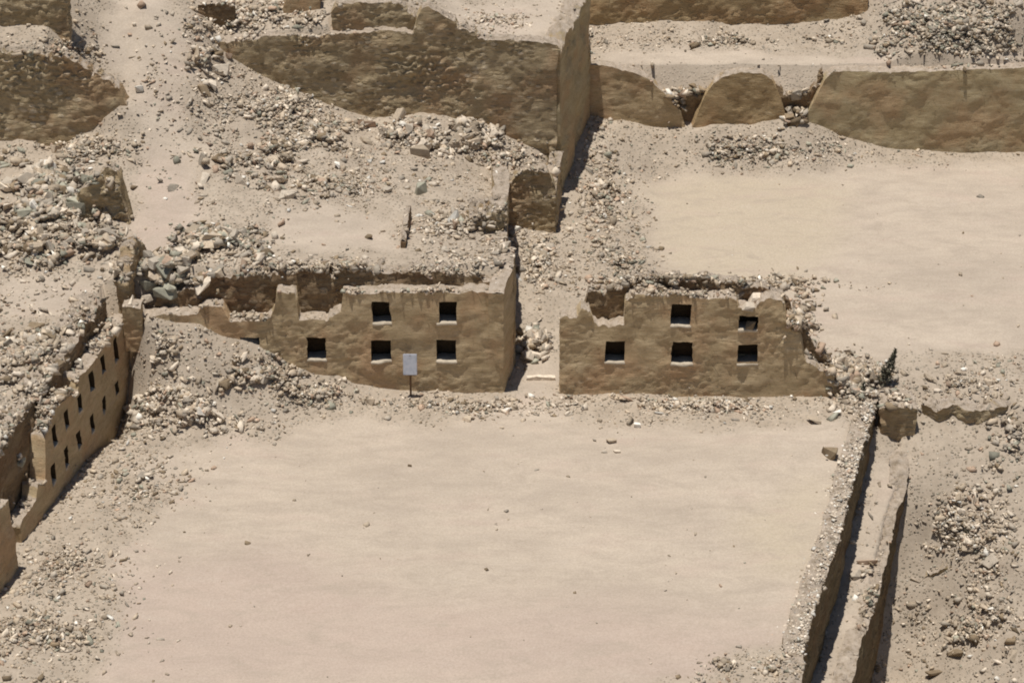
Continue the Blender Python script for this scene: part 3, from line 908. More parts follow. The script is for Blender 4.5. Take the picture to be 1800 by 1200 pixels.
# ---- retaining walls on the right
def polywall(name, label, pts, ztop, zbot, thick, mat, seed, cat='wall', amp=.09):
    r = root(name, (pts[0][0], pts[0][1], 0), label, cat)
    pts = [np.array(p, float) for p in pts]
    acc, L = [0.0], 0
    for a, b in zip(pts[:-1], pts[1:]):
        L += np.linalg.norm(b - a); acc.append(L)
    acc = np.array(acc); xy = np.array(pts)

    class PF:
        def pt(self, s, z, dep):
            s, z, dep = np.broadcast_arrays(np.asarray(s, float), np.asarray(z, float), np.asarray(dep, float))
            x = np.interp(s, acc, xy[:, 0]); y = np.interp(s, acc, xy[:, 1])
            e = .25
            tx = np.interp(s + e, acc, xy[:, 0]) - np.interp(s - e, acc, xy[:, 0])
            ty = np.interp(s + e, acc, xy[:, 1]) - np.interp(s - e, acc, xy[:, 1])
            l = np.hypot(tx, ty) + 1e-9
            return np.stack([x - ty / l * dep, y + tx / l * dep, z], -1)
    zt = ztop if hasattr(ztop, '__len__') else [ztop] * len(acc)
    leaf('masonry', PF(), list(zip(acc, zt)), zbot, thick, mat, r, res=0.08, amp=amp, freq=1.5, amp2=0.04, seed=seed, ragged=.14, topbump=.08)
    return r


A_ext = [A_XY[-1] + (A_XY[-1] - A_XY[-2]) * 2.0] + A_XY[::-1]
polywall('retaining_wall', 'rough stone retaining wall along the right side of the courtyard, topped with pale stones', A_ext, 0.18, -5.0, .6, M_SHADEWALL, 73)
B_ext = [B_XY[-1] + (B_XY[-1] - B_XY[-2]) * 2.0] + B_XY[::-1]
bz = [float(B_PTS[-1][2])] + [float(p[2]) for p in B_PTS[::-1]]
polywall('retaining_wall', 'lower outer retaining wall in deep shade, right of the narrow sunken passage', B_ext, [z + .08 for z in bz], -11.0, .55, M_SHADEWALL, 75)
frX = Frame((P(1549, 718, .1)[0], CROSS_Y), (P(1613, 718, .1)[0], CROSS_Y), 0.02)
xw = root('cross_wall', (frX.p0[0], CROSS_Y, 0), 'squat masonry pier with a pale top closing the head of the sunken passage', 'wall')
leaf('masonry', frX, [(0, .0), (.2, .12), (frX.L * .5, .16), (frX.L, .1)], -2.6, 1.15, M_ADOBE_WORN, xw, res=0.06, amp=0.08, freq=1.6, amp2=0.04, seed=77, ragged=.1)
# eroded step on the right
st = [P(1622, 708, -.1)[:2], P(1650, 717, -.12)[:2], P(1672, 712, -.1)[:2], P(1700, 722, -.15)[:2], P(1735, 722, -.15)[:2], P(1765, 716, -.1)[:2], P(1782, 700, -.02)[:2], P(1830, 694, 0)[:2]]
polywall('earth_step', 'low ragged step of brown earth crossing the slope on the right', st, [-.15, -.12, -.08, -.12, -.1, -.05, .02, .03], -1.4, .5, M_ADOBE_WORN, 79, cat='step', amp=.13)
def ground_px(px, py, z=-3.0):
    for _ in range(12):
        p = P(px, py, z)
        z = .5 * z + .5 * float(base_height(p[None, 0:1], p[None, 1:2])[0][0, 0])
    return P(px, py, z)


gp = [ground_px(x, y) for x, y in [(1600, 1018), (1618, 1022), (1634, 1010), (1650, 1006), (1668, 994)]]
polywall('gully_edge', 'crooked eroded lip of earth beside the outer retaining wall', [p[:2] for p in gp], [float(p[2]) + .04 for p in gp], float(min(p[2] for p in gp)) - 1.2, .25, M_ADOBE_WORN, 80, cat='earth lip', amp=.08)
# broken cross wall ends among the fill behind the left front
for k, (pa, pb, z0_, z1_, lab) in enumerate([((713, 440), (724, 384), 3.9, .32, 'thin dark wall end at the edge of the sandy platform behind the niched front'),
                                             ]):
    a_, b_ = P(*pa, z0_)[:2], P(*pb, z0_)[:2]
    fr = Frame(a_, b_, 0.0)
    r = root('wall_end', (a_[0], a_[1], z0_), lab, 'wall')
    leaf('masonry', fr, [(0, z0_ + .3), (fr.L * .5, z0_ + .62), (fr.L, z0_ + .5)], z0_ - .9, .16, M_CORE, r, res=.06, amp=.05, freq=2, amp2=.03, seed=82 + k, ragged=.1)
py0 = P(850, 425, 3.75)
frM = Frame((V(824, 400, py0[1] + .6)[0], py0[1] + .6), (V(888, 400, py0[1] + .6)[0], py0[1] + .6), 0.03)
mp = root('masonry_pier', (py0[0], py0[1], 3.7), 'eroded square masonry pier at the head of the return wall', 'pier')
leaf('masonry', frM, [(0, 4.25), (frM.L * .5, 4.3), (frM.L, 4.4)], 3.0, 1.3, M_ADOBE_WORN, mp, res=.06, amp=.12, freq=1.8, amp2=.07, seed=86, ragged=.18, topbump=.22)

# ------------------------------------------------------------------ threshold and sign
tp = P(925, 668, .06); tq = P(976, 667, .06)
frK = Frame(tp, tq, 0.0)
leafo, _, _ = leaf('threshold', frK, [(0, .14), (frK.L * .5, .16), (frK.L, .14)], -.2, .16, M_ST['pale cream'], None, res=.05, amp=.03, freq=3, amp2=.015, seed=90, ragged=.02, topbump=.02)
tag(leafo, 'pale low threshold lying across the doorway between the niched walls', 'threshold', kind='thing')


def box(name, c, size, mat, parent, bev=0.01, rot=0.0):
    import bmesh
    bm = bmesh.new()
    bmesh.ops.create_cube(bm, size=1)
    for v in bm.verts:
        v.co = Vector((v.co.x * size[0], v.co.y * size[1], v.co.z * size[2]))
    bmesh.ops.bevel(bm, geom=bm.edges[:], offset=bev, segments=2, affect='EDGES')
    if rot:
        bmesh.ops.rotate(bm, verts=bm.verts, cent=(0, 0, 0), matrix=__import__('mathutils').Matrix.Rotation(rot, 3, 'X'))
    me = bpy.data.meshes.new(name)
    bm.to_mesh(me); bm.free()
    me.materials.append(mat)
    o = bpy.data.objects.new(name, me)
    COL.objects.link(o)
    o.parent = parent
    o.location = c
    return o


def mat_panel():
    m, nt, b = new_mat('sign_panel')
    n = N(nt)
    co = n.coords(obj=True)
    c = n.ramp(n.noise(co, 7, 3, .6), [(.3, (.40, .42, .48)), (.55, (.52, .53, .57)), (.8, (.56, .52, .58))])
    n.lk(c, b.inputs['Base Color'])
    b.inputs['Roughness'].default_value = .5
    return m


sb = V(722, 690, -.3)
sg = root('sign', (sb[0], -.3, 0.0), 'small pale blue sign board on a thin rusty post in front of the niched wall', 'sign')
zt_, zb_ = V(722, 622, -.3)[2], V(722, 657, -.3)[2]
M_RUST = mat_plain('rusty_post', (.20, .12, .065), .8, .4, 15)
box('post', (0, 0.03, zt_ * .5 - .1), (.065, .05, zt_ + .1), M_RUST, sg)
pn = box('panel', (0, -.03, (zt_ + zb_) * .5), (.44, .05, (zt_ - zb_) * .95), mat_panel(), sg, .012, math.radians(-12))

# ------------------------------------------------------------------ shrubs
M_LEAF = mat_plain('shrub_leaf', (.15, .14, .10), .95, .8, 7, .02)
M_STEM = mat_plain('shrub_stem', (.10, .075, .05), .9, .3, 20)


def shrub(p, h, w, lean, n, label, seed):
    r_ = np.random.default_rng(seed)
    o = root('shrub', p, label, 'shrub')
    vs, fs = [], []
    for i in range(n):
        t = r_.random() ** 1.1
        rad = w * (1 - t) ** .9 * math.sqrt(r_.random()) * (1 + .25 * math.sin(t * 17))
        a = r_.random() * 6.283
        c = np.array([p[0] + lean * t * h + rad * math.cos(a), p[1] + rad * math.sin(a), p[2] + t * h + r_.normal() * .03])
        d1 = r_.normal(size=3); d1[2] += .8; d1 /= np.linalg.norm(d1)
        d2 = np.cross(d1, r_.normal(size=3)); d2 /= np.linalg.norm(d2)
        l, b_ = .06 + .06 * r_.random(), .022 + .02 * r_.random()
        k = len(vs)
        vs += [c - d2 * b_, c + d1 * l * .5 - d2 * b_ * .2, c + d1 * l, c + d2 * b_]
        fs.append([k, k + 1, k + 2, k + 3])
    mesh_obj('foliage', np.array(vs), np.array(fs), M_LEAF, o, smooth=False, bvh=False)
    vs, fs = [], []
    for i in range(9):
        a = i * .7
        e = np.array([lean * h * .8 + w * .6 * math.cos(a) * (i > 0), w * .6 * math.sin(a) * (i > 0), h * (.9 if i == 0 else .55)])
        b0 = np.array(p) - np.array([0, 0, .05]); b1 = np.array(p) + e
        k = len(vs)
        for q_, rr in ((b0, .02), (b1, .006)):
            for j in range(5):
                vs.append(q_ + rr * np.array([math.cos(j * 1.2566), math.sin(j * 1.2566), 0]))
        for j in range(5):
            fs.append([k + j, k + (j + 1) % 5, k + 5 + (j + 1) % 5, k + 5 + j])
    mesh_obj('stem', np.array(vs), np.array(fs), M_STEM, o, bvh=False)
    return o


# ------------------------------------------------------------------ stones
ALLV = np.concatenate(BVH_V)
ALLF = [f for l in BVH_F for f in l]
BVH = BVHTree.FromPolygons([tuple(v) for v in ALLV.tolist()], ALLF, all_triangles=False)


def drop(x, y, zfrom=14.0):
    h = BVH.ray_cast(Vector((x, y, zfrom)), Vector((0, 0, -1)))
    return (h[0].z, h[1]) if h[0] is not None else (0.0, Vector((0, 0, 1)))


def seen(p):
    c = Vector(CAM)
    d = Vector(p) - c
    L = d.length
    h = BVH.ray_cast(c, d / L, L - 0.12)
    return h[0] is None


import bmesh


def ico(sub):
    bm = bmesh.new()
    bmesh.ops.create_icosphere(bm, subdivisions=sub, radius=1)
    bm.verts.ensure_lookup_table()
    v = np.array([w.co[:] for w in bm.verts])
    f = np.array([[w.index for w in q_.verts] for q_ in bm.faces])
    bm.free()
    return v, f


def rock_shape(seed, npts, bev=0.0):
    """an angular broken stone: the hull of a few points near a skewed block's surface"""
    r_ = np.random.default_rng(seed)
    p = r_.uniform(-1, 1, (npts, 3))
    m = np.abs(p).max(1)[:, None]
    p = p / m * r_.uniform(.78, 1.0, (npts, 1))
    c = np.array([[a, b, d] for a in (-1, 1) for b in (-1, 1) for d in (-1, 1)], float) * r_.uniform(.45, .95, (8, 3))
    p = np.concatenate([p, c[r_.random(8) < .75]])
    p = p @ (np.eye(3) + r_.normal(size=(3, 3)) * .16)
    bm = bmesh.new()
    for q_ in p: bm.verts.new(q_)
    res = bmesh.ops.convex_hull(bm, input=bm.verts[:])
    junk = [e for e in res['geom_interior'] if isinstance(e, bmesh.types.BMVert)] + [v for v in bm.verts if not v.link_faces]
    bmesh.ops.delete(bm, geom=list(set(junk)), context='VERTS')
    if bev:
        bmesh.ops.bevel(bm, geom=bm.edges[:], offset=bev, segments=1, affect='EDGES')
        bmesh.ops.triangulate(bm, faces=bm.faces[:])
        bmesh.ops.subdivide_edges(bm, edges=[e for e in bm.edges if e.calc_length() > .35], cuts=1, use_grid_fill=True)
    bmesh.ops.triangulate(bm, faces=bm.faces[:])
    bm.verts.ensure_lookup_table()
    bm.verts.index_update()
    v = np.array([w.co[:] for w in bm.verts])
    f = np.array([[w.index for w in q_.verts] for q_ in bm.faces])
    bm.free()
    if bev:
        v = v + .05 * np.stack([fbm(v * 2.2 + seed, 2, seed + k) for k in range(3)], -1)
    return v / np.abs(v).max(), f


BIGS = [rock_shape(100 + i, 2 + i % 4, .05) for i in range(26)]
MEDS = [rock_shape(200 + i, 1 + i % 3) for i in range(40)]
TINY = [rock_shape(300 + i, 1 + i % 2) for i in range(20)]

PK = list(PAL)
P_MIX = {'tan': [.20, .42, .16, .06, .06, .08, .02], 'grey': [.16, .26, .30, .14, .04, .08, .02], 'pale': [.42, .34, .10, .03, .05, .03, .03], 'brown': [.12, .34, .16, .04, .14, .19, .01]}
# name, group, cx, cy, rx, ry, n, smin, smax (metres), mix
CL = [
    ('in the rubble on the terrace above the left niched wall', 'rubble stones on the left terrace', 85, 660, 125, 105, 1500, .09, .48, 'tan'),
    ('at the broken end of the left niched wall', 'stones at the broken left wall end', 20, 810, 45, 60, 220, .09, .40, 'tan'),
    ('on the grey stone heap on the left slope', 'grey heap stones on the left slope', 80, 345, 110, 75, 850, .14, .66, 'grey'),
    ('below the grey stone heap on the left slope', 'stones below the grey heap', 110, 430, 130, 40, 620, .12, .52, 'tan'),
    ('below the rounded buried wall', 'stones below the buried wall', 150, 265, 110, 25, 180, .10, .36, 'tan'),
    ('in the talus left of the sandy platform', 'talus stones by the sandy platform', 395, 430, 75, 45, 600, .12, .54, 'grey'),
    ('in the rubble above the far left corner of the niched front', 'stones above the niched corner', 300, 490, 90, 32, 380, .14, .56, 'grey'),
    ('on the slope at the left foot of the great wall', 'stones at the left foot of the great wall', 480, 190, 130, 50, 900, .07, .34, 'pale'),
    ('in the scree below the great wall', 'scree below the great wall', 560, 250, 150, 35, 800, .09, .46, 'tan'),
    ('in the tumbled blocks against the great wall', 'tumbled blocks against the great wall', 775, 235, 95, 30, 460, .12, .66, 'pale'),
    ('on the open slope of the left chute', 'stones on the chute slope', 410, 300, 140, 45, 250, .10, .46, 'grey'),
    ('on the rubble fill in the middle of the upper slope', 'stones on the middle fill', 620, 325, 190, 40, 420, .08, .36, 'tan'),
    ('at the right foot of the great wall', 'stones at the right foot of the great wall', 890, 280, 70, 25, 260, .09, .40, 'tan'),
    ('around the eroded pier', 'stones around the eroded pier', 820, 405, 70, 35, 380, .09, .46, 'pale'),
    ('along the crest of the niched wall left of the doorway', 'crest stones of the left niched wall', 640, 474, 260, 16, 560, .08, .34, 'tan'),
    ('on top of the niched wall left of the doorway', 'stones on top of the left niched wall', 740, 513, 150, 5, 130, .06, .24, 'tan'),
    ('on top of the niched wall right of the doorway', 'stones on top of the right niched wall', 1195, 520, 90, 5, 90, .06, .24, 'tan'),
    ('on the ruined sills at the far left of the niched front', 'stones on the ruined sills', 430, 556, 110, 8, 90, .06, .26, 'tan'),
    ('in the passage behind the doorway', 'stones in the doorway passage', 945, 455, 50, 50, 280, .09, .38, 'pale'),
    ('in the pile of blocks filling the doorway', 'blocks piled in the doorway', 940, 606, 30, 26, 120, .20, .55, 'pale'),
    ('on the bank at the foot of the left niched wall', 'stones on the corner bank', 320, 706, 90, 44, 560, .10, .46, 'pale'),
    ('on the bank below the half buried niche', 'stones below the half buried niche', 445, 668, 75, 30, 270, .10, .48, 'tan'),
    ('on the upper part of the earth bank in the corner', 'stones high on the corner bank', 285, 615, 45, 40, 90, .09, .36, 'pale'),
    ('at the toe of the earth bank', 'stones at the bank toe', 560, 695, 90, 16, 240, .07, .28, 'tan'),
    ('along the foot of the niched wall beside the sign', 'stones at the foot of the left niched wall', 750, 713, 130, 16, 330, .06, .28, 'tan'),
    ('along the foot of the niched wall right of the doorway', 'stones at the foot of the right niched wall', 1230, 714, 250, 17, 720, .06, .34, 'pale'),
    ('by the broken right end of the niched wall', 'stones at the right wall end', 1492, 668, 50, 34, 620, .10, .55, 'tan'),
    ('along the crest of the niched wall right of the doorway', 'crest stones of the right niched wall', 1230, 500, 175, 12, 420, .09, .36, 'brown'),
    ('on the stepped broken edge of the right niched wall', 'stones on the stepped wall edge', 1405, 575, 30, 55, 300, .10, .42, 'brown'),
    ('beside the great wall corner', 'stones beside the great wall corner', 1060, 345, 45, 90, 420, .07, .34, 'tan'),
    ('at the edge of the upper court', 'stones at the edge of the upper court', 1090, 460, 65, 40, 260, .07, .34, 'grey'),
    ('on the bank below the terrace wall', 'stones below the terrace wall', 1290, 262, 190, 26, 620, .07, .34, 'grey'),
    ('in the left collapsed gap of the terrace wall', 'stones in the left gap', 1205, 178, 38, 22, 70, .16, .46, 'brown'),
    ('in the right collapsed gap of the terrace wall', 'stones in the right gap', 1400, 188, 26, 26, 70, .16, .50, 'brown'),
    ('on the grey stone heap in the top right corner', 'top right heap stones', 1680, 50, 170, 56, 2300, .10, .36, 'grey'),
    ('on the ledge above the terrace wall', 'stones on the upper ledge', 1270, 72, 220, 16, 300, .07, .32, 'tan'),
    ('on the rubble slope right of the retaining walls', 'stones right of the retaining walls', 1690, 930, 80, 75, 620, .07, .44, 'pale'),
    ('low on the right slope', 'stones low on the right slope', 1700, 1110, 110, 95, 560, .07, .36, 'tan'),
    ('at the right edge below the earth step', 'stones by the earth step', 1780, 770, 40, 75, 110, .10, .40, 'grey'),
    ('above the earth step', 'stones above the earth step', 1690, 670, 120, 28, 140, .08, .30, 'tan'),
    ('in the lower left corner of the courtyard', 'stones in the lower left corner', 70, 1110, 120, 100, 800, .06, .32, 'tan'),
    ('along the shaded wall at the left of the courtyard', 'stones along the shaded wall', 120, 995, 85, 35, 300, .06, .28, 'pale'),
    ('beside the shadow of the left niched wall', 'stones beside the wall shadow', 260, 845, 80, 45, 190, .06, .34, 'tan'),
    ('at the bottom of the courtyard by the retaining wall', 'stones at the bottom of the courtyard', 1340, 1178, 95, 22, 160, .06, .26, 'tan'),
    ('on the crest above the great wall', 'stones on the great wall crest', 470, 35, 130, 30, 520, .08, .38, 'pale'),
    ('on the plateau behind the great wall', 'stones on the plateau', 880, 35, 110, 30, 200, .06, .26, 'pale'),
    ('on the ledge above the buried wall', 'stones above the buried wall', 120, 88, 110, 28, 140, .08, .30, 'tan'),
    ('in the gravel chute', 'stones in the gravel chute', 270, 130, 55, 100, 60, .07, .28, 'tan'),
    ('on the floor of the sunken passage', 'stones in the sunken passage', 1530, 1060, 30, 130, 110, .07, .28, 'tan'),
    ('on top of the squat pier', 'stones on the squat pier', 1580, 700, 30, 18, 70, .08, .34, 'pale'),
    ('on the upper edge of the left chute', 'stones beside the chute', 360, 110, 30, 60, 150, .10, .50, 'pale'),
]
# height map of the ground and the tops of walls is read by dropping rays
stones = []   # x, y, z, size, ax, ay, az, rotz, tiltx, tilty, colour, cluster


def at_pixel(px, py):
    c = Vector(CAM)
    d = Vector(ray(px, py)).normalized()
    h = BVH.ray_cast(c, d)
    return h[0]


CLG = np.clip(.42 + 1.7 * fbm(np.stack(np.meshgrid(np.arange(-30, 30, .2), np.arange(-30, 30, .2), indexing='ij') + [np.zeros((300, 300))], -1) * .75, 3, 131), 0.05, 1)


def clumpf(x, y):
    return CLG[int(min(299, max(0, (x + 30) / .2))), int(min(299, max(0, (y + 30) / .2)))]


DOOR = [i for i, c in enumerate(CL) if 'filling the doorway' in c[0]][0]


def add_cluster(ci, cx, cy, rx, ry, n, smin, smax, mix):
    # plan position of the heap: centre and half axes on the ground, then scatter in plan
    c = at_pixel(cx, cy)
    probs = np.array(P_MIX[mix])
    made = 0
    tries = 0
    while made < n and tries < n * 6:
        tries += 1
        r = min(1.9, abs(rng.normal()) * .58 + .12 * rng.random())
        a = rng.random() * 2 * math.pi
        px, py = cx + rx * r * math.cos(a) * 1.12, cy + ry * r * math.sin(a) * 1.12
        h = at_pixel(px, py)
        if h is None: continue
        x, y = h.x, h.y
        if rx > 60 and clumpf(x, y) < rng.random() * .8: continue
        z, nrm = drop(x, y)
        if abs(z - h.z) > .25:
            continue
        if nrm.z < .5 or (ci == DOOR and (abs(x - .62) > .75 or y < .4)):
            continue
        u = rng.random()
        s = (smin ** -1.45 + u * ((smax * 1.12) ** -1.45 - smin ** -1.45)) ** (-1 / 1.45)
        stones.append([x, y, z, s, rng.uniform(.85, 1.55), rng.uniform(.5, .95), rng.uniform(.28, .85), rng.random() * 6.283, rng.normal() * .4, rng.normal() * .4, int(rng.choice(7, p=probs)), ci])
        made += 1


for i, c in enumerate(CL):
    c = list(c); c[6] = int(c[6] * (.85 if c[4] > 60 else 1.1)); add_cluster(i, *c[2:])
    if c[4] > 40:
        add_cluster(i, c[2], c[3], c[4] * 1.3, c[5] * 1.35, int(c[6] * 1.3), .05, .17, c[9])
# dressing along the courtyard's retaining wall: small pale stones
for k in range(2000):
    t = rng.random()
    j = t * (len(A_XY) - 2)
    a, b = A_XY[int(j)], A_XY[int(j) + 1]
    p = a + (b - a) * (j - int(j))
    off = -abs(rng.normal()) * .34 - .0
    x, y = p[0] + off, p[1]
    z, nrm = drop(x, y)
    if z < -.3: continue
    s = (.06 ** -1.8 + rng.random() * (.24 ** -1.8 - .06 ** -1.8)) ** (-1 / 1.8)
    stones.append([x, y, z - .25 * s, s, 1, .85, .5, rng.random() * 6.28, rng.normal() * .2, rng.normal() * .2, int(rng.choice(7, p=[.58, .18, .04, .02, .02, .0, .16])), len(CL)])
CL.append(('along the top of the courtyard retaining wall', 'pale stones along the retaining wall'))

# hand placed stones: px, py, length m, (ax, ay, az), colour, label
HAND = [
    (258, 836, .62, (1.2, .8, .55), 'grey', 'large grey block on the courtyard floor beside the shadow of the left wall'),
    (435, 951, .20, (1, .8, .8), 'brown', 'single small dark stone alone on the courtyard floor'),
    (1092, 697, .95, (1.25, .6, .30), 'tan', 'large tan flat slab lying at the foot of the wall right of the doorway'),
    (1428, 738, .62, (1.2, .7, .40), 'tan', 'flat slab with dark underside near the right end of the niched wall'),
    (1455, 798, .85, (1.2, .8, .55), 'brown', 'half buried dark stone at the right side of the courtyard'),
    (1120, 745, .28, (1, .8, .7), 'white', 'small white stone on the sand below the right niched wall'),
    (720, 815, .16, (1, .8, .6), 'brown', 'small dark stone on the open courtyard floor below the sign'),
    (1045, 770, .15, (1, .8, .6), 'grey', 'tiny grey stone beside the little pile on the courtyard'),
    (1075, 772, .36, (1, .8, .6), 'tan', 'rounded tan stone topping the little pile on the courtyard'),
    (1062, 792, .2, (1, .8, .6), 'grey', 'grey pebble in the little pile on the courtyard'),
    (1085, 790, .22, (1.3, .7, .5), 'pale cream', 'pale chip in the little pile on the courtyard'),
    (943, 822, .2, (1.4, .6, .3), 'grey', 'grey sliver half sunk in the middle of the courtyard'),
    (245, 156, .36, (1, .8, .9), 'white', 'white stone alone on the grey gravel chute'),
    (592, 291, .36, (1, .8, .9), 'white', 'bright white block in the scree below the great wall'),
    (388, 125, .62, (1, .9, .9), 'pale cream', 'large pale boulder at the left end of the great wall'),
    (345, 100, .80, (1, .8, 1.0), 'tan', 'tall tan boulder at the top of the slope beside the chute'),
    (372, 152, .55, (1, .9, .8), 'pale cream', 'pale boulder just below the great wall left end'),
    (402, 98, .3, (1, .9, .9), 'reddish brown', 'small pinkish stone perched at the left tip of the great wall'),
    (640, 218, .85, (1.5, .55, .40), 'reddish brown', 'long reddish slab lying under a dark hollow of the great wall'),
    (750, 245, .85, (1, .9, .7), 'tan', 'big tan block in the tumble against the great wall'),
    (800, 250, .90, (1.1, .9, .7), 'tan', 'biggest tumbled block resting below the great wall'),
    (850, 220, .5, (1.2, .8, .5), 'tan', 'slanting tan block near the right part of the great wall'),
    (505, 343, .65, (1.2, .8, .6), 'pale cream', 'pale boulder on the slope above the sandy platform'),
    (290, 516, .70, (1.1, .9, .75), 'greenish grey', 'big greenish grey boulder overhanging the far left corner of the niched front'),
    (262, 500, .58, (1.2, .9, .6), 'greenish grey', 'greenish boulder above the corner block of the niched front'),
    (310, 492, .55, (1, .9, .7), 'greenish grey', 'greenish boulder just behind the overhanging one at the corner'),
    (345, 492, .6, (1, .9, .7), 'pale cream', 'pale boulder next to the greenish boulders at the corner'),
    (185, 430, .85, (1.1, .9, .8), 'grey', 'large grey boulder at the edge of the left stone heap'),
    (60, 320, .8, (1, .9, .8), 'grey', 'pale grey pointed boulder on the left stone heap'),
    (135, 368, .75, (1, .8, .7), 'greenish grey', 'dark greenish boulder low in the left stone heap'),
    (20, 330, .7, (1.2, .9, .7), 'pale cream', 'cream boulder at the outer side of the left stone heap'),
    (1706, 955, .62, (1.3, .9, .6), 'tan', 'rounded tan boulder with a dark undercut on the right slope'),
    (1655, 908, .4, (1.1, .8, .5), 'white', 'whitish stone in the rubble right of the retaining walls'),
    (1740, 1070, .45, (1, .8, .6), 'white', 'white stone near the right edge of the slope'),
    (1680, 1148, .6, (1.2, .8, .6), 'brown', 'brown angular stone low on the right slope'),
    (1642, 1180, .5, (1.2, .8, .5), 'brown', 'flat brown stone in the bottom right corner'),
    (1640, 730 - 65, .6, (1.2, .7, .4), 'tan', 'low curved stone half sunk above the earth step'),
    (1740, 672, .35, (1, .8, .7), 'tan', 'small tan stone alone above the earth step'),
    (1785, 762, .5, (1, .8, .6), 'grey', 'grey stone below the right end of the earth step'),
    (1780, 738, .4, (1, .8, .8), 'brown', 'dark cube-like stone under the right end of the earth step'),
    (650, 706, .45, (1, .8, .7), 'tan', 'tan lump beside the foot of the sign'),
    (820, 735, .42, (1.2, .7, .5), 'tan', 'tan flat stone at the end of the rubble line below the sign'),
    (1315, 538, .5, (1, .9, .6), 'pale cream', 'pale lump wedged across the collapsed niche column'),
    (1318, 572, .42, (1, .8, .9), 'brown', 'rounded brown lump plugging the collapsed upper niche'),
    (1327, 525, .5, (1, .9, .8), 'pale cream', 'pale block on the crest over the collapsed niche column'),
    (1300, 520, .42, (1, .9, .8), 'grey', 'grey block on the crest left of the collapsed niche column'),
    (1217, 155, .42, (1, 1, .9), 'brown', 'dark square stone on the rim of the left gap in the terrace wall'),
    (1402, 168, .55, (1, 1, 1), 'grey', 'grey block standing in the right gap of the terrace wall'),
    (797, 400, .55, (.8, .8, 1), 'reddish brown', 'orange tinted upright block beside the eroded pier'),
    (648, 415, .36, (1.1, .8, .6), 'brown', 'dark stone on the sandy platform behind the niched front'),
    (680, 331, .4, (1.3, .8, .5), 'grey', 'dark flat stone on the fill above the sandy platform'),
    (742, 336, .62, (.8, .6, 1.1), 'greenish grey', 'dark upright greenish stone alone on the fill below the great wall'),
    (355, 285, .6, (.6, .6, 1.3), 'grey', 'upright dark stone standing on the chute slope'),
    (905, 402, .4, (1, .8, .7), 'white', 'white stone at the foot of the low wall fragment'),
    (888, 706, .35, (1.2, .8, .6), 'tan', 'stone on the sand just outside the doorway'),
    (1525, 985, .62, (1.4, .5, .3), 'reddish brown', 'reddish flat stone across the sunken passage'),
    (1505, 1010, .45, (1, .8, .7), 'pale cream', 'pale stone against the inner side of the sunken passage'),
    (1500, 685, .6, (1.1, .8, .6), 'pale cream', 'cream boulder in the rubble at the right end of the niched wall'),
    (1470, 724, .5, (1.2, .8, .5), 'white', 'white slab in front of the right end of the niched wall'),
    (1520, 750 - 60, .45, (.9, .8, .8), 'pale cream', 'pale block at the head of the retaining wall'),
]
hand_idx = {}
for (px, py, s, ax, colr, lab) in HAND:
    h = at_pixel(px, py + 4)
    stones.append([h.x, h.y, h.z, s * .9, ax[0], ax[1], ax[2], rng.normal() * .35, rng.normal() * .1, rng.normal() * .1, PK.index(colr), -1])
    hand_idx[len(stones) - 1] = lab
# loose pebbles everywhere on the gravelly ground
npb = 0
flatR = rough.ravel()
cand = np.where((TV[:, 0] > -21) & (TV[:, 0] < 21) & (TV[:, 1] > -16.5) & (TV[:, 1] < 24))[0]
wgt = np.clip(flatR[cand], 0.018, 1)
clump = np.clip(.25 + 1.5 * fbm(TV[cand] * .55, 3, 91), .03, 1.5)
wgt = wgt * clump
wgt /= wgt.sum()
pick = rng.choice(cand, size=21000, p=wgt)
PEB = []
for i in pick:
    x, y, z = TV[i]
    u = rng.random()
    s = (.05 ** -1.7 + u * (.27 ** -1.7 - .05 ** -1.7)) ** (-1 / 1.7)
    PEB.append([x + rng.normal() * .04, y + rng.normal() * .04, z, s, rng.uniform(.8, 1.25), rng.uniform(.65, 1), rng.uniform(.4, .85), rng.random() * 6.283, rng.normal() * .3, rng.normal() * .3, int(rng.choice(7, p=P_MIX['tan'])), -2])

# heaps: larger stones first, later ones rest on those already there
CELL = .09
heap = {}
for i in sorted(range(len(stones)), key=lambda k: (stones[k][11] != -1, -stones[k][3] * rng.uniform(.6, 1.4))):
    t = stones[i]
    if t[11] == -1:
        lift = 0.0
    r = t[3] * .5
    n_ = max(0, int(r / CELL) - 0)
    ix, iy = int(math.floor(t[0] / CELL)), int(math.floor(t[1] / CELL))
    cells = [(ix + a, iy + b) for a in range(-n_, n_ + 1) for b in range(-n_, n_ + 1) if a * a + b * b <= n_ * n_ + .5]
    hs = [heap.get(c_, -99.) for c_ in cells]
    over = [h_ - t[2] for h_ in hs if h_ > -90]
    if t[11] != -1 and over:
        lift = min(max(0.0, sum(over) / len(cells) * .7), .28)
        t[2] += lift
    topz = t[2] + t[3] * t[6] * .55 * 1.0
    for c_ in cells:
        if heap.get(c_, -99.) < topz: heap[c_] = topz
ST = np.array([s[:12] for s in stones], float)
pxs, pys, dps = project(ST[:, 0], ST[:, 1], ST[:, 2])
vis_size = ST[:, 3] ** 2 * ST[:, 4] * np.maximum(ST[:, 5], ST[:, 6]) / dps ** 2
infr = (pxs > 4) & (pxs < 1796) & (pys > 4) & (pys < 1196)
order = np.argsort(-vis_size)
chosen = list(hand_idx)
LIMIT = 296
for i in order:
    if len(chosen) >= LIMIT: break
    if i in hand_idx or not infr[i]: continue
    if seen((ST[i, 0], ST[i, 1], ST[i, 2] + ST[i, 3] * ST[i, 6] * .4)):
        chosen.append(int(i))
chosen_set = set(chosen)

rock_me = {}


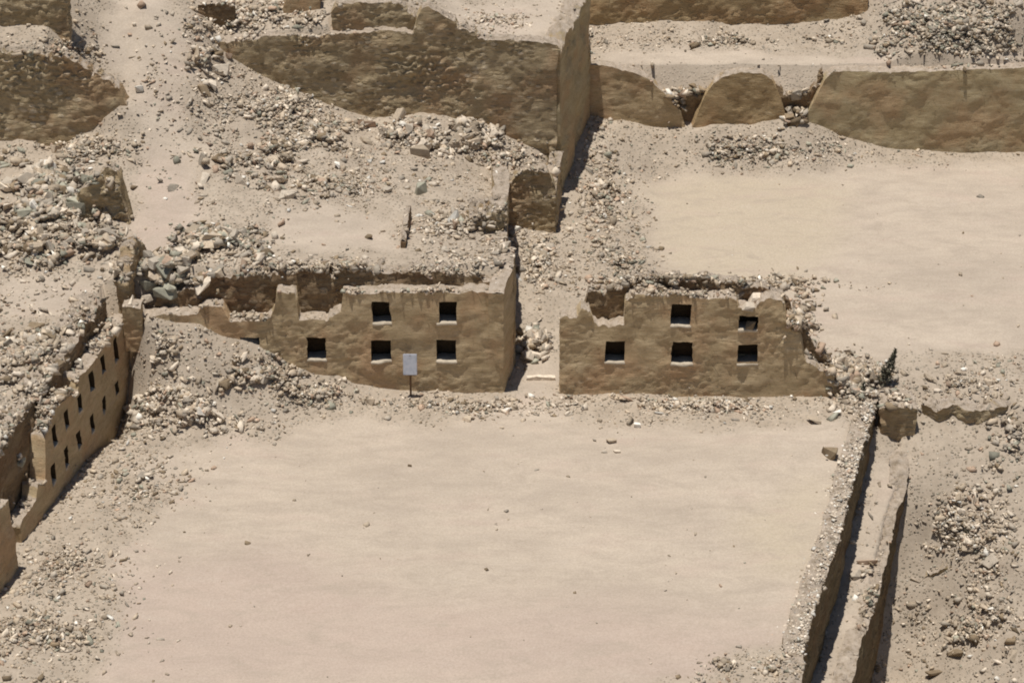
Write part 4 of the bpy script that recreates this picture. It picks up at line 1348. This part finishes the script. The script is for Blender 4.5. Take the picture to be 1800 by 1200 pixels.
def rock_mesh(k, colr):
    if (k, colr) not in rock_me:
        v, f = BIGS[k]
        me = bpy.data.meshes.new('stone')
        me.from_pydata([tuple(a) for a in v], [], [tuple(a) for a in f])
        me.materials.append(M_ST[colr])
        rock_me[(k, colr)] = me
    return rock_me[(k, colr)]


for i in chosen:
    x, y, z, s, ax, ay, az, rz, tx, ty, c, ci = ST[i]
    colr = PK[int(c)]
    k = int(rng.integers(len(BIGS)))
    o = bpy.data.objects.new('stone', rock_mesh(k, colr))
    if i not in hand_idx: tx, ty = tx * 1.3, ty * 1.3
    COL.objects.link(o)
    o.scale = (s * ax * .55, s * ay * .55, s * az * .55)
    o.rotation_euler = (tx, ty, rz)
    o.location = (x, y, z + s * az * .55 * (.45 if i in hand_idx else .28))
    if i in hand_idx:
        tag(o, hand_idx[i], 'stone')
    else:
        form = 'flat' if az < .5 else ('blocky' if az > .72 else 'angular')
        szw = 'large' if s > .48 else ('medium' if s > .36 else 'small')
        lb = f'{szw} {colr} {form} stone {CL[int(ci)][0]}'
        if len(lb.split()) > 16: lb = f'{szw} {colr} stone {CL[int(ci)][0]}'
        tag(o, lb, 'stone', CL[int(ci)][1])


def rubble(name, data, shapes, mat, sink):
    d = np.array(data, float)
    which = rng.integers(len(shapes), size=len(d))
    VV, FF, CC, n = [], [], [], 0
    for k, (v, f) in enumerate(shapes):
        e = d[which == k]
        if not len(e): continue
        sc = e[:, 3:4] * e[:, 4:7] * .55
        p = v[None] * sc[:, None]
        cx, sx = np.cos(e[:, 8]), np.sin(e[:, 8])
        p = np.stack([p[..., 0], p[..., 1] * cx[:, None] - p[..., 2] * sx[:, None], p[..., 1] * sx[:, None] + p[..., 2] * cx[:, None]], -1)
        cy, sy = np.cos(e[:, 9]), np.sin(e[:, 9])
        p = np.stack([p[..., 0] * cy[:, None] + p[..., 2] * sy[:, None], p[..., 1], -p[..., 0] * sy[:, None] + p[..., 2] * cy[:, None]], -1)
        cz, sz_ = np.cos(e[:, 7]), np.sin(e[:, 7])
        p = np.stack([p[..., 0] * cz[:, None] - p[..., 1] * sz_[:, None], p[..., 0] * sz_[:, None] + p[..., 1] * cz[:, None], p[..., 2]], -1)
        p += np.stack([e[:, 0], e[:, 1], e[:, 2] + sc[:, 2] * sink], -1)[:, None]
        nv = len(v)
        FF.append((f[None] + (np.arange(len(e)) * nv)[:, None, None] + n).reshape(-1, 3))
        VV.append(p.reshape(-1, 3))
        col = np.array([PAL[q_] for q_ in PK])[e[:, 10].astype(int)] * rng.uniform(.62, 1.3, (len(e), 1))
        CC.append(np.repeat(np.concatenate([col, np.ones((len(e), 1))], 1), nv, 0))
        n += len(e) * nv
    return np.concatenate(VV), np.concatenate(FF), np.concatenate(CC)


rest = [stones[i] for i in range(len(stones)) if i not in chosen_set]
mid_ = [s for s in rest if s[3] > .11]
sml = [s for s in rest if s[3] <= .11] + PEB
v1, f1, c1 = rubble('a', mid_, MEDS, None, .22)
v2, f2, c2 = rubble('b', sml, TINY, None, .3)
rb = mesh_obj('rubble', np.concatenate([v1, v2]), np.concatenate([f1, f2 + len(v1)]), M_RUBBLE, None, smooth=False, bvh=False)
ca = rb.data.color_attributes.new('tint', 'FLOAT_COLOR', 'POINT')
ca.data.foreach_set('color', np.concatenate([c1, c2]).astype(np.float32).ravel())
tag(rb, 'countless smaller stones and pebbles strewn over the slopes and wall feet', 'rubble', kind='stuff')

h = at_pixel(1553, 672)
shrub((h.x - .05, h.y, h.z), 1.2, .30, .30, 700, 'dark green pointed shrub leaning right beside the head of the retaining wall', 5)
h = at_pixel(1517, 694)
shrub((h.x, h.y, h.z), .45, .14, .0, 70, 'tiny green plant among the stones at the right end of the niched wall', 8)

# ------------------------------------------------------------------ light
SUN = Vector((-0.120, -0.03, 1.0)).normalized()
elev = math.asin(SUN.z)
azim = math.atan2(SUN.x, SUN.y)
w = bpy.data.worlds.new('World')
scene.world = w
w.use_nodes = True
nt = w.node_tree
nt.nodes.clear()
wo = nt.nodes.new('ShaderNodeOutputWorld')
bg = nt.nodes.new('ShaderNodeBackground')
sk = nt.nodes.new('ShaderNodeTexSky')
sk.sky_type = 'NISHITA'
sk.sun_disc = False
sk.sun_elevation = elev
sk.sun_rotation = azim
sk.altitude = 500
bg.inputs['Strength'].default_value = 0.05
nt.links.new(sk.outputs[0], bg.inputs[0])
nt.links.new(bg.outputs[0], wo.inputs[0])
ld = bpy.data.lights.new('sun', 'SUN')
ld.energy = 4.3
ld.angle = math.radians(0.5)
ld.color = (1.0, 0.965, 0.91)
lo = bpy.data.objects.new('sun', ld)
COL.objects.link(lo)
lo.rotation_euler = (-SUN).to_track_quat('-Z', 'Y').to_euler()
lo.location = (0, 0, 40)

# ------------------------------------------------------------------ camera
cd = bpy.data.cameras.new('camera')
cd.sensor_width = 36
cd.lens = 36 * F_PX / 1800
cd.clip_end = 1000
co_ = bpy.data.objects.new('camera', cd)
COL.objects.link(co_)
co_.location = CAM
co_.rotation_euler = (math.pi / 2 - PITCH, 0, 0)
scene.camera = co_
scene.view_settings.view_transform = 'Standard'
scene.view_settings.look = 'None'
scene.view_settings.exposure = 0
scene.render.filter_size = 1.9
scene.cycles.pixel_filter_type = 'BLACKMAN_HARRIS'
scene.cycles.filter_width = 1.9
scene.cycles.max_bounces = 8
scene.cycles.diffuse_bounces = 4
